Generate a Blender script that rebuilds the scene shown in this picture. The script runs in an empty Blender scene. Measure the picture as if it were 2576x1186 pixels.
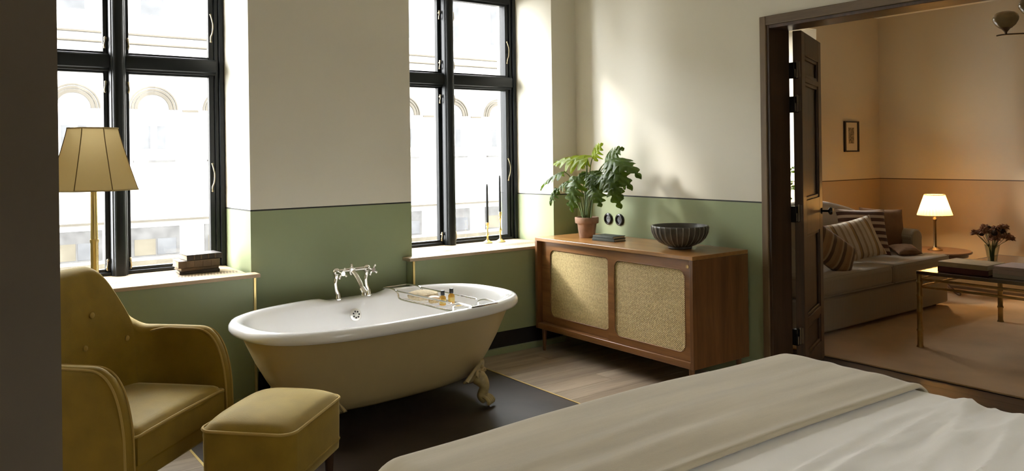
import bpy, math, random
from mathutils import Vector, Matrix, noise
R = math.radians
random.seed(7)
scene = bpy.context.scene
C = scene.collection

# ------------------------------------------------------------------ camera
YAW, ROLL, FPX, CY = 0.9362, 0.0132, 1976.2, 389.4
fw = Vector((math.cos(YAW), math.sin(YAW), 0)); rt = Vector((math.sin(YAW), -math.cos(YAW), 0)); up = Vector((0, 0, 1))
c_, s_ = math.cos(ROLL), math.sin(ROLL)
r2 = rt*c_ - up*s_; u2 = rt*s_ + up*c_
cd = bpy.data.cameras.new('camera'); cam = bpy.data.objects.new('camera', cd); C.objects.link(cam)
cam.matrix_world = Matrix(((r2.x, u2.x, -fw.x, 0), (r2.y, u2.y, -fw.y, 0), (r2.z, u2.z, -fw.z, 1.5), (0, 0, 0, 1)))
cd.sensor_width = 36; cd.sensor_fit = 'HORIZONTAL'; cd.lens = FPX/2576*36; cd.shift_y = (CY-593)/2576
cd.clip_start = 0.05; cd.clip_end = 200
scene.camera = cam

# ------------------------------------------------------------------ world, sun, exposure
w = bpy.data.worlds.new('sky'); scene.world = w; w.use_nodes = True
bg = w.node_tree.nodes['Background']; bg.inputs[0].default_value = (.965, .985, 1.0, 1); bg.inputs[1].default_value = 1.75
sl = bpy.data.lights.new('sun', 'SUN'); sl.energy = .24; sl.angle = R(6); sl.color = (1, 0.97, 0.92)
so = bpy.data.objects.new('sun', sl); C.objects.link(so)
so.rotation_euler = Vector((1, -1.2, -0.87)).to_track_quat('-Z', 'Y').to_euler()
so.location = (-8, 14, 9)
for i, (px_, pz_, sx_, sz_) in enumerate(((-1.95, 1.8, 1.4, 2.15), (0.93, 1.8, 1.4, 2.15), (3.35, 1.8, 1.4, 2.15), (7.08, 1.8, 1.4, 2.15), (2.10, 1.8, 1.15, 2.15))):
    pl = bpy.data.lights.new('sky_portal', 'AREA'); pl.shape = 'RECTANGLE'; pl.size = sx_; pl.size_y = sz_
    pl.cycles.is_portal = True
    po = bpy.data.objects.new('sky_portal', pl); C.objects.link(po)
    po.location = (px_, 5.62 if i < 4 else -2.02, pz_); po.rotation_euler = (R(-90 if i < 4 else 90), 0, 0)
vs = scene.view_settings
vs.view_transform = 'Standard'; vs.look = 'None'; vs.gamma = 1; vs.use_curve_mapping = False; vs.exposure = 4.05
scene.display_settings.display_device = 'sRGB'
cy = scene.cycles
cy.use_denoising = True; cy.max_bounces = 12; cy.diffuse_bounces = 8; cy.glossy_bounces = 5; cy.transmission_bounces = 8
cy.transparent_max_bounces = 12; cy.caustics_reflective = False; cy.caustics_refractive = False; cy.sample_clamp_indirect = 6

# ------------------------------------------------------------------ materials
def nt(name):
    m = bpy.data.materials.new(name); m.use_nodes = True
    t = m.node_tree; return m, t, t.nodes['Principled BSDF']
def rgb(c): return (c[0], c[1], c[2], 1)
def pmat(name, col, rough=.5, metal=0, *, spec_tint=None, var=0, scale=8, bump=0, bscale=60, sheen=0, sheen_tint=None, spec=None, coat=0, stretch=(1, 1, 1)):
    m, t, b = nt(name); N = t.nodes; L = t.links
    b.inputs['Base Color'].default_value = rgb(col); b.inputs['Roughness'].default_value = rough; b.inputs['Metallic'].default_value = metal
    if spec is not None: b.inputs['Specular IOR Level'].default_value = spec
    if spec_tint: b.inputs['Specular Tint'].default_value = rgb(spec_tint)
    if coat: b.inputs['Coat Weight'].default_value = coat; b.inputs['Coat Roughness'].default_value = .15
    if sheen:
        b.inputs['Sheen Weight'].default_value = sheen; b.inputs['Sheen Roughness'].default_value = .35
        b.inputs['Sheen Tint'].default_value = rgb(sheen_tint or (1, 1, 1))
    tc = N.new('ShaderNodeTexCoord'); mp = N.new('ShaderNodeMapping'); mp.inputs['Scale'].default_value = stretch
    L.new(tc.outputs['Object'], mp.inputs[0])
    if var:
        n = N.new('ShaderNodeTexNoise'); n.inputs['Scale'].default_value = scale; n.inputs['Detail'].default_value = 5
        L.new(mp.outputs[0], n.inputs['Vector'])
        r = N.new('ShaderNodeValToRGB')
        r.color_ramp.elements[0].position = .3; r.color_ramp.elements[1].position = .7
        r.color_ramp.elements[0].color = rgb([max(0, x*(1-var)) for x in col]); r.color_ramp.elements[1].color = rgb([min(1, x*(1+var)) for x in col])
        L.new(n.outputs[0], r.inputs[0]); L.new(r.outputs[0], b.inputs['Base Color'])
    if bump:
        n2 = N.new('ShaderNodeTexNoise'); n2.inputs['Scale'].default_value = bscale; n2.inputs['Detail'].default_value = 4
        L.new(mp.outputs[0], n2.inputs['Vector'])
        bp = N.new('ShaderNodeBump'); bp.inputs['Strength'].default_value = bump; bp.inputs['Distance'].default_value = .004
        L.new(n2.outputs[0], bp.inputs['Height']); L.new(bp.outputs[0], b.inputs['Normal'])
    return m
def wood(name, c1, c2, axis=0, rough=.4, scale=6, coat=0, stretch=.08, bump=.12):
    m, t, b = nt(name); N = t.nodes; L = t.links
    b.inputs['Roughness'].default_value = rough
    if coat: b.inputs['Coat Weight'].default_value = coat; b.inputs['Coat Roughness'].default_value = .2
    tc = N.new('ShaderNodeTexCoord'); mp = N.new('ShaderNodeMapping'); s = [1, 1, 1]; s[axis] = stretch
    oi = N.new('ShaderNodeObjectInfo'); va = N.new('ShaderNodeVectorMath'); va.operation = 'ADD'
    sc = N.new('ShaderNodeVectorMath'); sc.operation = 'SCALE'; sc.inputs['Scale'].default_value = 13
    cmb = N.new('ShaderNodeCombineXYZ'); [L.new(oi.outputs['Random'], cmb.inputs[i]) for i in range(3)]
    L.new(cmb.outputs[0], sc.inputs[0])
    mp.inputs['Scale'].default_value = s
    L.new(tc.outputs['Object'], va.inputs[0]); L.new(sc.outputs[0], va.inputs[1]); L.new(va.outputs[0], mp.inputs[0])
    n = N.new('ShaderNodeTexNoise'); n.inputs['Scale'].default_value = scale*3; n.inputs['Detail'].default_value = 6; n.inputs['Distortion'].default_value = .6
    L.new(mp.outputs[0], n.inputs['Vector'])
    n2 = N.new('ShaderNodeTexNoise'); n2.inputs['Scale'].default_value = scale*22; n2.inputs['Detail'].default_value = 3
    L.new(mp.outputs[0], n2.inputs['Vector'])
    ad = N.new('ShaderNodeMath'); ad.operation = 'MULTIPLY_ADD'; ad.inputs[1].default_value = .35
    L.new(n2.outputs[0], ad.inputs[0]); L.new(n.outputs[0], ad.inputs[2])
    r = N.new('ShaderNodeValToRGB'); r.color_ramp.elements[0].position = .45; r.color_ramp.elements[1].position = .9
    r.color_ramp.elements[0].color = rgb(c1); r.color_ramp.elements[1].color = rgb(c2)
    L.new(ad.outputs[0], r.inputs[0])
    hs = N.new('ShaderNodeHueSaturation'); mr = N.new('ShaderNodeMapRange'); mr.inputs['To Min'].default_value = .86; mr.inputs['To Max'].default_value = 1.14
    L.new(oi.outputs['Random'], mr.inputs[0]); L.new(mr.outputs[0], hs.inputs['Value']); L.new(r.outputs[0], hs.inputs['Color'])
    L.new(hs.outputs[0], b.inputs['Base Color'])
    bp = N.new('ShaderNodeBump'); bp.inputs['Strength'].default_value = bump; bp.inputs['Distance'].default_value = .002
    L.new(ad.outputs[0], bp.inputs['Height']); L.new(bp.outputs[0], b.inputs['Normal'])
    return m
def paint2(name, upper, lower, line, zl, hw=.0048, rough=.55):
    """wall paint: one colour above the dado line, another below, a thin painted line between"""
    m, t, b = nt(name); N = t.nodes; L = t.links
    g = N.new('ShaderNodeNewGeometry'); sx = N.new('ShaderNodeSeparateXYZ'); L.new(g.outputs['Position'], sx.inputs[0])
    def gt(v):
        q = N.new('ShaderNodeMath'); q.operation = 'GREATER_THAN'; q.inputs[1].default_value = v; L.new(sx.outputs[2], q.inputs[0]); return q
    n = N.new('ShaderNodeTexNoise'); n.inputs['Scale'].default_value = 1.7; n.inputs['Detail'].default_value = 4; L.new(g.outputs['Position'], n.inputs['Vector'])
    def mix(f, a, bb):
        q = N.new('ShaderNodeMix'); q.data_type = 'RGBA'; L.new(f, q.inputs[0])
        for sck, v in ((q.inputs[6], a), (q.inputs[7], bb)):
            if isinstance(v, tuple): sck.default_value = rgb(v)
            else: L.new(v, sck)
        return q.outputs[2]
    ua = mix(n.outputs[0], tuple(x*.965 for x in upper), tuple(min(1, x*1.035) for x in upper))
    la = mix(n.outputs[0], tuple(x*.95 for x in lower), tuple(min(1, x*1.05) for x in lower))
    a = mix(gt(zl-hw).outputs[0], la, line)
    cc = mix(gt(zl+hw).outputs[0], a, ua)
    L.new(cc, b.inputs['Base Color']); b.inputs['Roughness'].default_value = rough
    n2 = N.new('ShaderNodeTexNoise'); n2.inputs['Scale'].default_value = 90; L.new(g.outputs['Position'], n2.inputs['Vector'])
    bp = N.new('ShaderNodeBump'); bp.inputs['Strength'].default_value = .06; bp.inputs['Distance'].default_value = .003
    L.new(n2.outputs[0], bp.inputs['Height']); L.new(bp.outputs[0], b.inputs['Normal'])
    return m
def stripes(name, cols, period, axis=0, rough=.9, smooth=False):
    m, t, b = nt(name); N = t.nodes; L = t.links
    tc = N.new('ShaderNodeTexCoord'); sx = N.new('ShaderNodeSeparateXYZ'); L.new(tc.outputs['Object'], sx.inputs[0])
    a = N.new('ShaderNodeMath'); a.operation = 'DIVIDE'; a.inputs[1].default_value = period; L.new(sx.outputs[axis], a.inputs[0])
    f = N.new('ShaderNodeMath'); f.operation = 'FRACT'; L.new(a.outputs[0], f.inputs[0])
    r = N.new('ShaderNodeValToRGB'); r.color_ramp.interpolation = 'EASE' if smooth else 'CONSTANT'
    e = r.color_ramp.elements
    while len(e) < len(cols): e.new(.5)
    for i, (p, cc) in enumerate(cols): e[i].position = p; e[i].color = rgb(cc)
    L.new(f.outputs[0], r.inputs[0]); L.new(r.outputs[0], b.inputs['Base Color']); b.inputs['Roughness'].default_value = rough
    b.inputs['Sheen Weight'].default_value = .2
    n2 = N.new('ShaderNodeTexNoise'); n2.inputs['Scale'].default_value = 250; L.new(tc.outputs['Object'], n2.inputs['Vector'])
    bp = N.new('ShaderNodeBump'); bp.inputs['Strength'].default_value = .3; bp.inputs['Distance'].default_value = .003
    L.new(n2.outputs[0], bp.inputs['Height']); L.new(bp.outputs[0], b.inputs['Normal'])
    return m
def cane_mat():
    m, t, b = nt('woven_cane'); N = t.nodes; L = t.links
    tc = N.new('ShaderNodeTexCoord'); sx = N.new('ShaderNodeSeparateXYZ'); L.new(tc.outputs['Object'], sx.inputs[0])
    def sn(sock, k, ph=0):
        q = N.new('ShaderNodeMath'); q.operation = 'MULTIPLY_ADD'; q.inputs[1].default_value = k; q.inputs[2].default_value = ph; L.new(sock, q.inputs[0])
        s = N.new('ShaderNodeMath'); s.operation = 'SINE'; L.new(q.outputs[0], s.inputs[0]); return s.outputs[0]
    def op(o, a, bb):
        q = N.new('ShaderNodeMath'); q.operation = o
        for i, v in enumerate((a, bb)):
            if isinstance(v, (int, float)): q.inputs[i].default_value = v
            else: L.new(v, q.inputs[i])
        return q.outputs[0]
    k = 2*math.pi/.0125
    weave = op('MULTIPLY', sn(sx.outputs[1], k), sn(sx.outputs[2], k))
    n = N.new('ShaderNodeTexNoise'); n.inputs['Scale'].default_value = 75; n.inputs['Detail'].default_value = 6; L.new(tc.outputs['Object'], n.inputs['Vector'])
    mp = N.new('ShaderNodeMapping'); mp.inputs['Scale'].default_value = (1, .06, 1); L.new(tc.outputs['Object'], mp.inputs[0])
    n3 = N.new('ShaderNodeTexNoise'); n3.inputs['Scale'].default_value = 60; n3.inputs['Detail'].default_value = 3; L.new(mp.outputs[0], n3.inputs['Vector'])
    h = op('ADD', op('MULTIPLY', weave, .42), op('ADD', op('MULTIPLY', n.outputs[0], 1.0), op('MULTIPLY', n3.outputs[0], .25)))
    r = N.new('ShaderNodeValToRGB'); r.color_ramp.elements[0].position = .3; r.color_ramp.elements[1].position = 1.1 if False else 1.0
    r.color_ramp.elements[0].color = (.31, .20, .062, 1); r.color_ramp.elements[1].color = (.84, .66, .30, 1)
    L.new(h, r.inputs[0]); L.new(r.outputs[0], b.inputs['Base Color']); b.inputs['Roughness'].default_value = .5
    bp = N.new('ShaderNodeBump'); bp.inputs['Strength'].default_value = .6; bp.inputs['Distance'].default_value = .003
    L.new(weave, bp.inputs['Height']); L.new(bp.outputs[0], b.inputs['Normal'])
    return m
def translucent(name, col, tcol, f=.5, rough=.6):
    m, t, b = nt(name); N = t.nodes; L = t.links
    b.inputs['Base Color'].default_value = rgb(col); b.inputs['Roughness'].default_value = rough
    tr = N.new('ShaderNodeBsdfTranslucent'); tr.inputs[0].default_value = rgb(tcol)
    mx = N.new('ShaderNodeMixShader'); mx.inputs[0].default_value = f
    L.new(b.outputs[0], mx.inputs[1]); L.new(tr.outputs[0], mx.inputs[2]); L.new(mx.outputs[0], N['Material Output'].inputs[0])
    return m
def glass(name, tint=(1, 1, 1), refl=.07):
    """thin pane: clear transmission with a weak mirror reflection"""
    m, t, b = nt(name); N = t.nodes; L = t.links; N.remove(b)
    tr = N.new('ShaderNodeBsdfTransparent'); tr.inputs[0].default_value = rgb(tint)
    gl = N.new('ShaderNodeBsdfGlossy'); gl.inputs['Roughness'].default_value = .02
    lw = N.new('ShaderNodeLayerWeight'); lw.inputs[0].default_value = .5
    pw = N.new('ShaderNodeMath'); pw.operation = 'POWER'; pw.inputs[1].default_value = 5; L.new(lw.outputs['Facing'], pw.inputs[0])
    fr = N.new('ShaderNodeMath'); fr.operation = 'MULTIPLY_ADD'; fr.inputs[1].default_value = .8; fr.inputs[2].default_value = refl*.3; L.new(pw.outputs[0], fr.inputs[0])
    mx = N.new('ShaderNodeMixShader')
    L.new(fr.outputs[0], mx.inputs[0]); L.new(tr.outputs[0], mx.inputs[1]); L.new(gl.outputs[0], mx.inputs[2]); L.new(mx.outputs[0], N['Material Output'].inputs[0])
    return m
def emit(name, col, st):
    m, t, b = nt(name); b.inputs['Base Color'].default_value = rgb(col); b.inputs['Emission Color'].default_value = rgb(col); b.inputs['Emission Strength'].default_value = st
    return m

CREAM = (.70, .668, .565); GREEN = (.285, .335, .185); LINE = (.012, .014, .008); DADO = 1.172
M = dict(
    wall=paint2('cream_and_green_paint', CREAM, GREEN, LINE, DADO),
    wall2=paint2('peach_and_clay_paint', (.58, .515, .385), (.42, .31, .185), (.04, .025, .012), 1.162),
    ceil=pmat('ceiling_paint', (.82, .79, .72), .7, bump=.05),
    taupe=pmat('taupe_paint', (.20, .16, .115), .7, var=.05, scale=2, bump=.06, bscale=120),
    green=pmat('green_panel_paint', GREEN, .42, var=.05, scale=1.5, bump=.04, bscale=90),
    black=pmat('black_board', (.010, .008, .008), .6, bump=.05),
    plank=wood('pale_oak_floor', (.26, .19, .128), (.48, .39, .285), 0, .36, 3.2, stretch=.1),
    inlay=pmat('dark_stone_floor', (.042, .031, .025), .40, var=.45, scale=3, bump=.10, bscale=14),
    oakdark=wood('dark_oak_floor', (.035, .02, .012), (.09, .052, .03), 1, .4, 4),
    brass=pmat('polished_brass', (.86, .67, .28), .36, 1, bump=.02, bscale=40),
    brassold=pmat('aged_brass', (.50, .34, .14), .32, 1, var=.15, scale=20, bump=.04, bscale=60),
    chrome=pmat('chrome', (.86, .84, .80), .14, 1, bump=.01, bscale=30),
    frame=pmat('blue_black_window_paint', (.0055, .0075, .009), .36, var=.1, scale=4, bump=.03, bscale=50, spec=.28),
    pane=glass('window_glass'),
    sill=wood('pale_oak_sill', (.40, .29, .18), (.58, .45, .30), 0, .5, 4),
    hook=pmat('nickel_hook', (.42, .35, .22), .34, 1, bump=.02),
    velvet=pmat('mustard_velvet', (.24, .15, .015), .72, var=.14, scale=11, bump=.14, bscale=260, sheen=1.0, sheen_tint=(1, .86, .44), spec=.75, spec_tint=(1, .80, .36)),
    piping=pmat('mustard_piping', (.42, .285, .07), .8, bump=.15, bscale=200, sheen=.5, sheen_tint=(1, .85, .45)),
    legwood=wood('dark_walnut_leg', (.03, .015, .008), (.07, .035, .018), 2, .4, 8),
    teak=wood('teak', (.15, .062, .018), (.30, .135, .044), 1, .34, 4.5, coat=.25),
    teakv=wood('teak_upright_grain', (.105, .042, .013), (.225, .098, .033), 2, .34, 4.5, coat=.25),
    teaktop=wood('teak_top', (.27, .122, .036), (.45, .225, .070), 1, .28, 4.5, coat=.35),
    cane=cane_mat(),
    oakdoor=wood('dark_oak_door', (.035, .018, .009), (.085, .046, .022), 2, .38, 5),
    oakcase=wood('oak_casing', (.10, .062, .028), (.20, .132, .066), 2, .42, 5),
    enamel=pmat('white_enamel', (.93, .93, .93), .12, coat=.5, bump=.01, bscale=12),
    tubpaint=pmat('khaki_tub_paint', (.57, .455, .225), .38, var=.04, scale=3, bump=.03, bscale=30),
    tubfoot=pmat('cream_iron_foot', (.44, .35, .16), .40, var=.25, scale=25, bump=.15, bscale=40),
    ballglass=pmat('clear_glass_ball', (.8, .8, .8), .05, spec=.8, bump=.01),
    satin=pmat('satin_chrome', (.86, .85, .82), .45, 1, bump=.01, bscale=30),
    bronze=pmat('dark_bronze', (.20, .13, .06), .38, 1, bump=.03, bscale=40),
    hole=pmat('dark_hole', (.01, .01, .01), .6, bump=.01),
    amber=pmat('amber_bottle', (.62, .33, .04), .12, var=.2, scale=30, coat=.5, bump=.01),
    capb=pmat('black_cap', (.012, .012, .014), .35, bump=.02),
    labelm=pmat('gold_label', (.62, .45, .12), .5, bump=.02),
    loofah=pmat('loofah_fibre', (.66, .55, .36), .95, var=.2, scale=60, bump=.7, bscale=150),
    bristle=pmat('brush_bristle', (.55, .42, .22), .9, var=.3, scale=150, bump=.6, bscale=250),
    brushwood=wood('beech_brush', (.45, .30, .15), (.62, .45, .25), 0, .45, 8),
    soap=pmat('yellow_soap', (.72, .52, .18), .35, bump=.02, bscale=20),
    terracotta=pmat('weathered_terracotta', (.31, .188, .125), .85, var=.34, scale=11, bump=.25, bscale=45),
    soil=pmat('potting_soil', (.03, .02, .012), .95, var=.4, scale=60, bump=.9, bscale=80),
    leaf=translucent('dark_leaf', (.045, .088, .008), (.15, .25, .012), .30, .48),
    leafy=translucent('backlit_leaf', (.22, .30, .020), (.42, .52, .02), .50, .4),  # yellow glow of the backlit top leaves put into the colour
    stem=pmat('green_stem', (.10, .155, .03), .5, var=.2, scale=20, bump=.05),
    bowl=pmat('slate_glaze', (.072, .065, .052), .45, var=.35, scale=14, bump=.2, bscale=60),
    bowlin=pmat('pale_rib_glaze', (.33, .31, .25), .45, var=.3, scale=20, bump=.2, bscale=60),
    bookgreen=pmat('dark_green_cloth', (.016, .024, .016), .6, bump=.3, bscale=200),
    bookblack=pmat('dark_brown_leather', (.028, .018, .012), .5, var=.3, scale=20, bump=.3, bscale=120),
    bookbrown=pmat('brown_leather', (.11, .068, .034), .5, var=.3, scale=18, bump=.3, bscale=120),
    bookburg=pmat('burgundy_cover', (.16, .045, .035), .5, bump=.15, bscale=120),
    booktan=pmat('tan_cover', (.58, .45, .27), .55, var=.15, scale=12, bump=.15, bscale=120),
    bookpink=pmat('dusty_pink_cover', (.62, .48, .42), .55, bump=.15, bscale=120),
    bookgrey=pmat('warm_grey_cover', (.52, .46, .40), .55, bump=.15, bscale=120),
    pages=pmat('page_edges', (.60, .52, .38), .8, var=.15, scale=5, bump=.5, bscale=40, stretch=(1, 1, 40)),
    candle=pmat('grey_wax', (.030, .034, .040), .45, bump=.05, bscale=20),
    bakelite=pmat('black_bakelite', (.010, .009, .009), .22, bump=.01),
    shade=translucent('parchment_shade', (.60, .49, .27), (.66, .53, .27), .42, .8),
    shadetrim=pmat('shade_binding', (.50, .39, .18), .8, bump=.1, bscale=120),
    shadeseam=pmat('shade_seam', (.17, .105, .03), .8, bump=.1, bscale=120),
    pleat=translucent('pleated_shade', (.72, .56, .30), (.80, .60, .28), .42, .8),
    bulb=emit('warm_bulb', (1, .72, .42), 34),
    sheet=pmat('white_cotton', (.78, .745, .68), .9, var=.03, scale=3, bump=.12, bscale=250, sheen=.3),
    throw=pmat('taupe_wool', (.475, .408, .288), .95, var=.11, scale=10, bump=.22, bscale=420, sheen=.4, stretch=(.16, 1.6, 1)),
    bedbase=pmat('bed_base_fabric', (.20, .17, .13), .9, bump=.2, bscale=150),
    carpet=pmat('camel_wool_rug', (.62, .41, .21), .98, var=.10, scale=3, bump=.5, bscale=350, sheen=.2),
    sofa=stripes('ticking_sofa', ((0, (.40, .345, .25)), (.5, (.33, .28, .20))), .012, 0),
    cushbrown=pmat('brown_linen', (.25, .142, .074), .95, var=.12, scale=12, bump=.35, bscale=200),
    cushcream=stripes('cream_stripe', ((0, (.78, .68, .52)), (.22, (.52, .38, .24)), (.34, (.82, .73, .58)), (.52, (.60, .47, .31)), (.62, (.84, .75, .61)), (.82, (.55, .37, .19)), (.93, (.32, .23, .14))), .155, 0),
    cushdark=stripes('brown_cream_stripe', ((0, (.58, .46, .36)), (.45, (.10, .045, .030))), .062, 2),
    cushdiag=stripes('ochre_stripe', ((0, (.30, .17, .075)), (.30, (.42, .30, .17)), (.45, (.13, .075, .035)), (.72, (.35, .215, .10))), .11, 0),
    cushwhite=pmat('cream_linen', (.60, .52, .40), .95, bump=.3, bscale=200),
    darkwood=wood('mahogany', (.07, .032, .014), (.14, .066, .03), 0, .3, 5, coat=.3),
    tabletop=pmat('smoked_glass_top', (.065, .036, .020), .10, coat=.6, bump=.005),
    vase=glass('vase_glass', (.86, .88, .84)),
    petal=pmat('dusty_pink_petal', (.40, .20, .11), .85, var=.25, scale=30, bump=.1),
    petald=pmat('dark_seedhead', (.045, .025, .018), .8, var=.3, scale=40, bump=.4),
    picframe=pmat('black_frame', (.012, .009, .007), .4, bump=.03),
    mat=pmat('picture_mount', (.60, .53, .40), .9, bump=.05),
    print_=pmat('etching_print', (.22, .18, .12), .9, var=.75, scale=55),
    acorn=pmat('amber_glass_shade', (.40, .34, .19), .16, var=.25, scale=9, coat=.6, bump=.02),
    silver=pmat('tarnished_metal', (.22, .18, .13), .35, 1, bump=.05),
    facade=pmat('pale_facade', (.26, .25, .23), .9, var=.04, scale=.6, bump=.05),
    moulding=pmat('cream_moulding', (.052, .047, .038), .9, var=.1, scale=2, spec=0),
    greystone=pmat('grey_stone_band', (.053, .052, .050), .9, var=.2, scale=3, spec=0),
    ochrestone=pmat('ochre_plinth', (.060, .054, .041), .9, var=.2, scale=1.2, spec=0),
    facglass=pmat('far_window_glass', (.055, .056, .057), .8, var=.2, scale=2, spec=0),
    street=pmat('street_paving', (.16, .155, .145), .9, var=.1, scale=2),
)

# ------------------------------------------------------------------ mesh helpers
ORI = {}
XF = [None]                                   # optional mirror applied to everything built while it is set
def tag(o, label=None, cat=None, group=None, kind=None):
    if label: o['label'] = label
    if cat: o['category'] = cat
    if group: o['group'] = group
    if kind: o['kind'] = kind
    return o
def thing(name, label, cat, loc=(0, 0, 0), rz=0, group=None, kind=None, local=False):
    o = bpy.data.objects.new(name, None); C.objects.link(o); o.empty_display_size = .1
    o.location = loc; o.rotation_euler = (0, 0, rz)
    ORI[o] = Vector((0, 0, 0)) if local else Vector(loc)
    return tag(o, label, cat, group, kind)
class MB:
    def __init__(s): s.v = []; s.f = []
    def add(s, vs, fs):
        n = len(s.v); s.v += [tuple(p) for p in vs]; s.f += [tuple(i+n for i in f) for f in fs]; return s
    def box(s, x0, x1, y0, y1, z0, z1):
        return s.add([(x0, y0, z0), (x1, y0, z0), (x1, y1, z0), (x0, y1, z0), (x0, y0, z1), (x1, y0, z1), (x1, y1, z1), (x0, y1, z1)],
                     [(0, 3, 2, 1), (4, 5, 6, 7), (0, 1, 5, 4), (1, 2, 6, 5), (2, 3, 7, 6), (3, 0, 4, 7)])
    def prism(s, poly, axis, a, b):
        """poly: 2-D points; extruded along axis from a to b"""
        def P(p, t):
            q = [p[0], p[1]]; q.insert(axis, t); return tuple(q)
        n = len(poly)
        return s.add([P(p, a) for p in poly]+[P(p, b) for p in poly],
                     [tuple(range(n))[::-1], tuple(range(n, 2*n))]+[(i, (i+1) % n, n+(i+1) % n, n+i) for i in range(n)])
    def rings(s, rs, caps=(True, True), closed=True):
        n = len(rs[0]); vs = [p for r in rs for p in r]; fs = []
        m = n if closed else n-1
        for k in range(len(rs)-1):
            for i in range(m):
                j = (i+1) % n
                fs.append((k*n+i, k*n+j, (k+1)*n+j, (k+1)*n+i))
        if caps[0]: fs.append(tuple(range(n))[::-1])
        if caps[1]: fs.append(tuple(range((len(rs)-1)*n, len(rs)*n)))
        return s.add(vs, fs)
    def lathe(s, prof, c=(0, 0, 0), n=24, caps=(True, True), ax=2, ph=0):
        rs = []
        for r, z in prof:
            ring = []
            for i in range(n):
                a = 2*math.pi*i/n+ph
                p = [r*math.cos(a), r*math.sin(a)]; p.insert(ax, z)
                if ax == 1: p = [p[0], p[1], -p[2]]
                ring.append((p[0]+c[0], p[1]+c[1], p[2]+c[2]))
            rs.append(ring)
        return s.rings(rs, caps)
    def tube(s, path, r, n=8, caps=(True, True), closed=False):
        P = [Vector(p) for p in path]; m = len(P); rad = r if isinstance(r, (list, tuple)) else [r]*m
        rs = []; prev = None
        for i in range(m):
            if closed: t = P[(i+1) % m]-P[(i-1) % m]
            else: t = P[min(i+1, m-1)]-P[max(i-1, 0)]
            t.normalize()
            if prev is None:
                a = Vector((0, 0, 1)) if abs(t.z) < .9 else Vector((1, 0, 0)); u = t.cross(a).normalized()
            else:
                u = (prev-t*prev.dot(t)).normalized()
            prev = u; v = t.cross(u)
            rs.append([tuple(P[i]+(u*math.cos(2*math.pi*k/n)+v*math.sin(2*math.pi*k/n))*rad[i]) for k in range(n)])
        if closed: rs.append(rs[0]); caps = (False, False)
        return s.rings(rs, caps)
    def ball(s, c, r, n=12, m=8, sc=(1, 1, 1)):
        rs = []
        for k in range(1, m):
            a = math.pi*k/m
            rs.append([(c[0]+r*sc[0]*math.sin(a)*math.cos(2*math.pi*i/n), c[1]+r*sc[1]*math.sin(a)*math.sin(2*math.pi*i/n), c[2]-r*sc[2]*math.cos(a)) for i in range(n)])
        return s.rings(rs)
    def grid(s, fn, nu, nv, flip=False):
        vs = [fn(i/nu, j/nv) for j in range(nv+1) for i in range(nu+1)]
        fs = []
        for j in range(nv):
            for i in range(nu):
                q = (j*(nu+1)+i, j*(nu+1)+i+1, (j+1)*(nu+1)+i+1, (j+1)*(nu+1)+i)
                fs.append(q[::-1] if flip else q)
        return s.add(vs, fs)
    def build(s, name, mat, parent=None, at=None, smooth=True, bevel=0, seg=2, sub=0, solid=0, angle=40, rot=None, kind=None):
        if XF[0]: s.v = [XF[0](p) for p in s.v]; s.f = [f[::-1] for f in s.f]
        off = ORI[parent] if parent is not None else Vector(at or (0, 0, 0))
        if rot is not None: off = Vector((0, 0, 0))
        me = bpy.data.meshes.new(name)
        me.from_pydata([(p[0]-off.x, p[1]-off.y, p[2]-off.z) for p in s.v], [], s.f); me.validate(); me.update()
        if smooth:
            me.polygons.foreach_set('use_smooth', [True]*len(me.polygons)); me.set_sharp_from_angle(angle=R(angle))
        me.materials.append(M[mat] if isinstance(mat, str) else mat)
        o = bpy.data.objects.new(name, me); C.objects.link(o)
        if parent is not None: o.parent = parent; ORI[o] = off
        else:
            o.location = at or (0, 0, 0); ORI[o] = Vector(at or (0, 0, 0))
        if rot is not None:
            o.location = at or (0, 0, 0); o.rotation_euler = rot; ORI[o] = Vector((0, 0, 0))
        if solid:
            q = o.modifiers.new('solid', 'SOLIDIFY'); q.thickness = solid; q.offset = 0
        if bevel:
            q = o.modifiers.new('bevel', 'BEVEL'); q.width = bevel; q.segments = seg; q.limit_method = 'ANGLE'; q.angle_limit = R(30)
            q.harden_normals = False
            if smooth: me.polygons.foreach_set('use_smooth', [True]*len(me.polygons))
        if sub:
            q = o.modifiers.new('sub', 'SUBSURF'); q.levels = sub; q.render_levels = sub
        if kind: o['kind'] = kind
        return o
def box(name, mat, parent, b, bevel=0, at=None, **k):
    return MB().box(*b).build(name, mat, parent, at=at, bevel=bevel, **k)
def sst(a, b, x):
    t = min(1, max(0, (x-a)/(b-a))); return t*t*(3-2*t)
def spline(pts, n=8):
    P = [Vector(p) for p in pts]; out = []
    for i in range(len(P)-1):
        p0 = P[max(i-1, 0)]; p1 = P[i]; p2 = P[i+1]; p3 = P[min(i+2, len(P)-1)]
        for k in range(n):
            t = k/n
            out.append(.5*((2*p1)+(p2-p0)*t+(2*p0-5*p1+4*p2-p3)*t*t+(3*p1-p0-3*p2+p3)*t**3))
    out.append(P[-1]); return out

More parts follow.
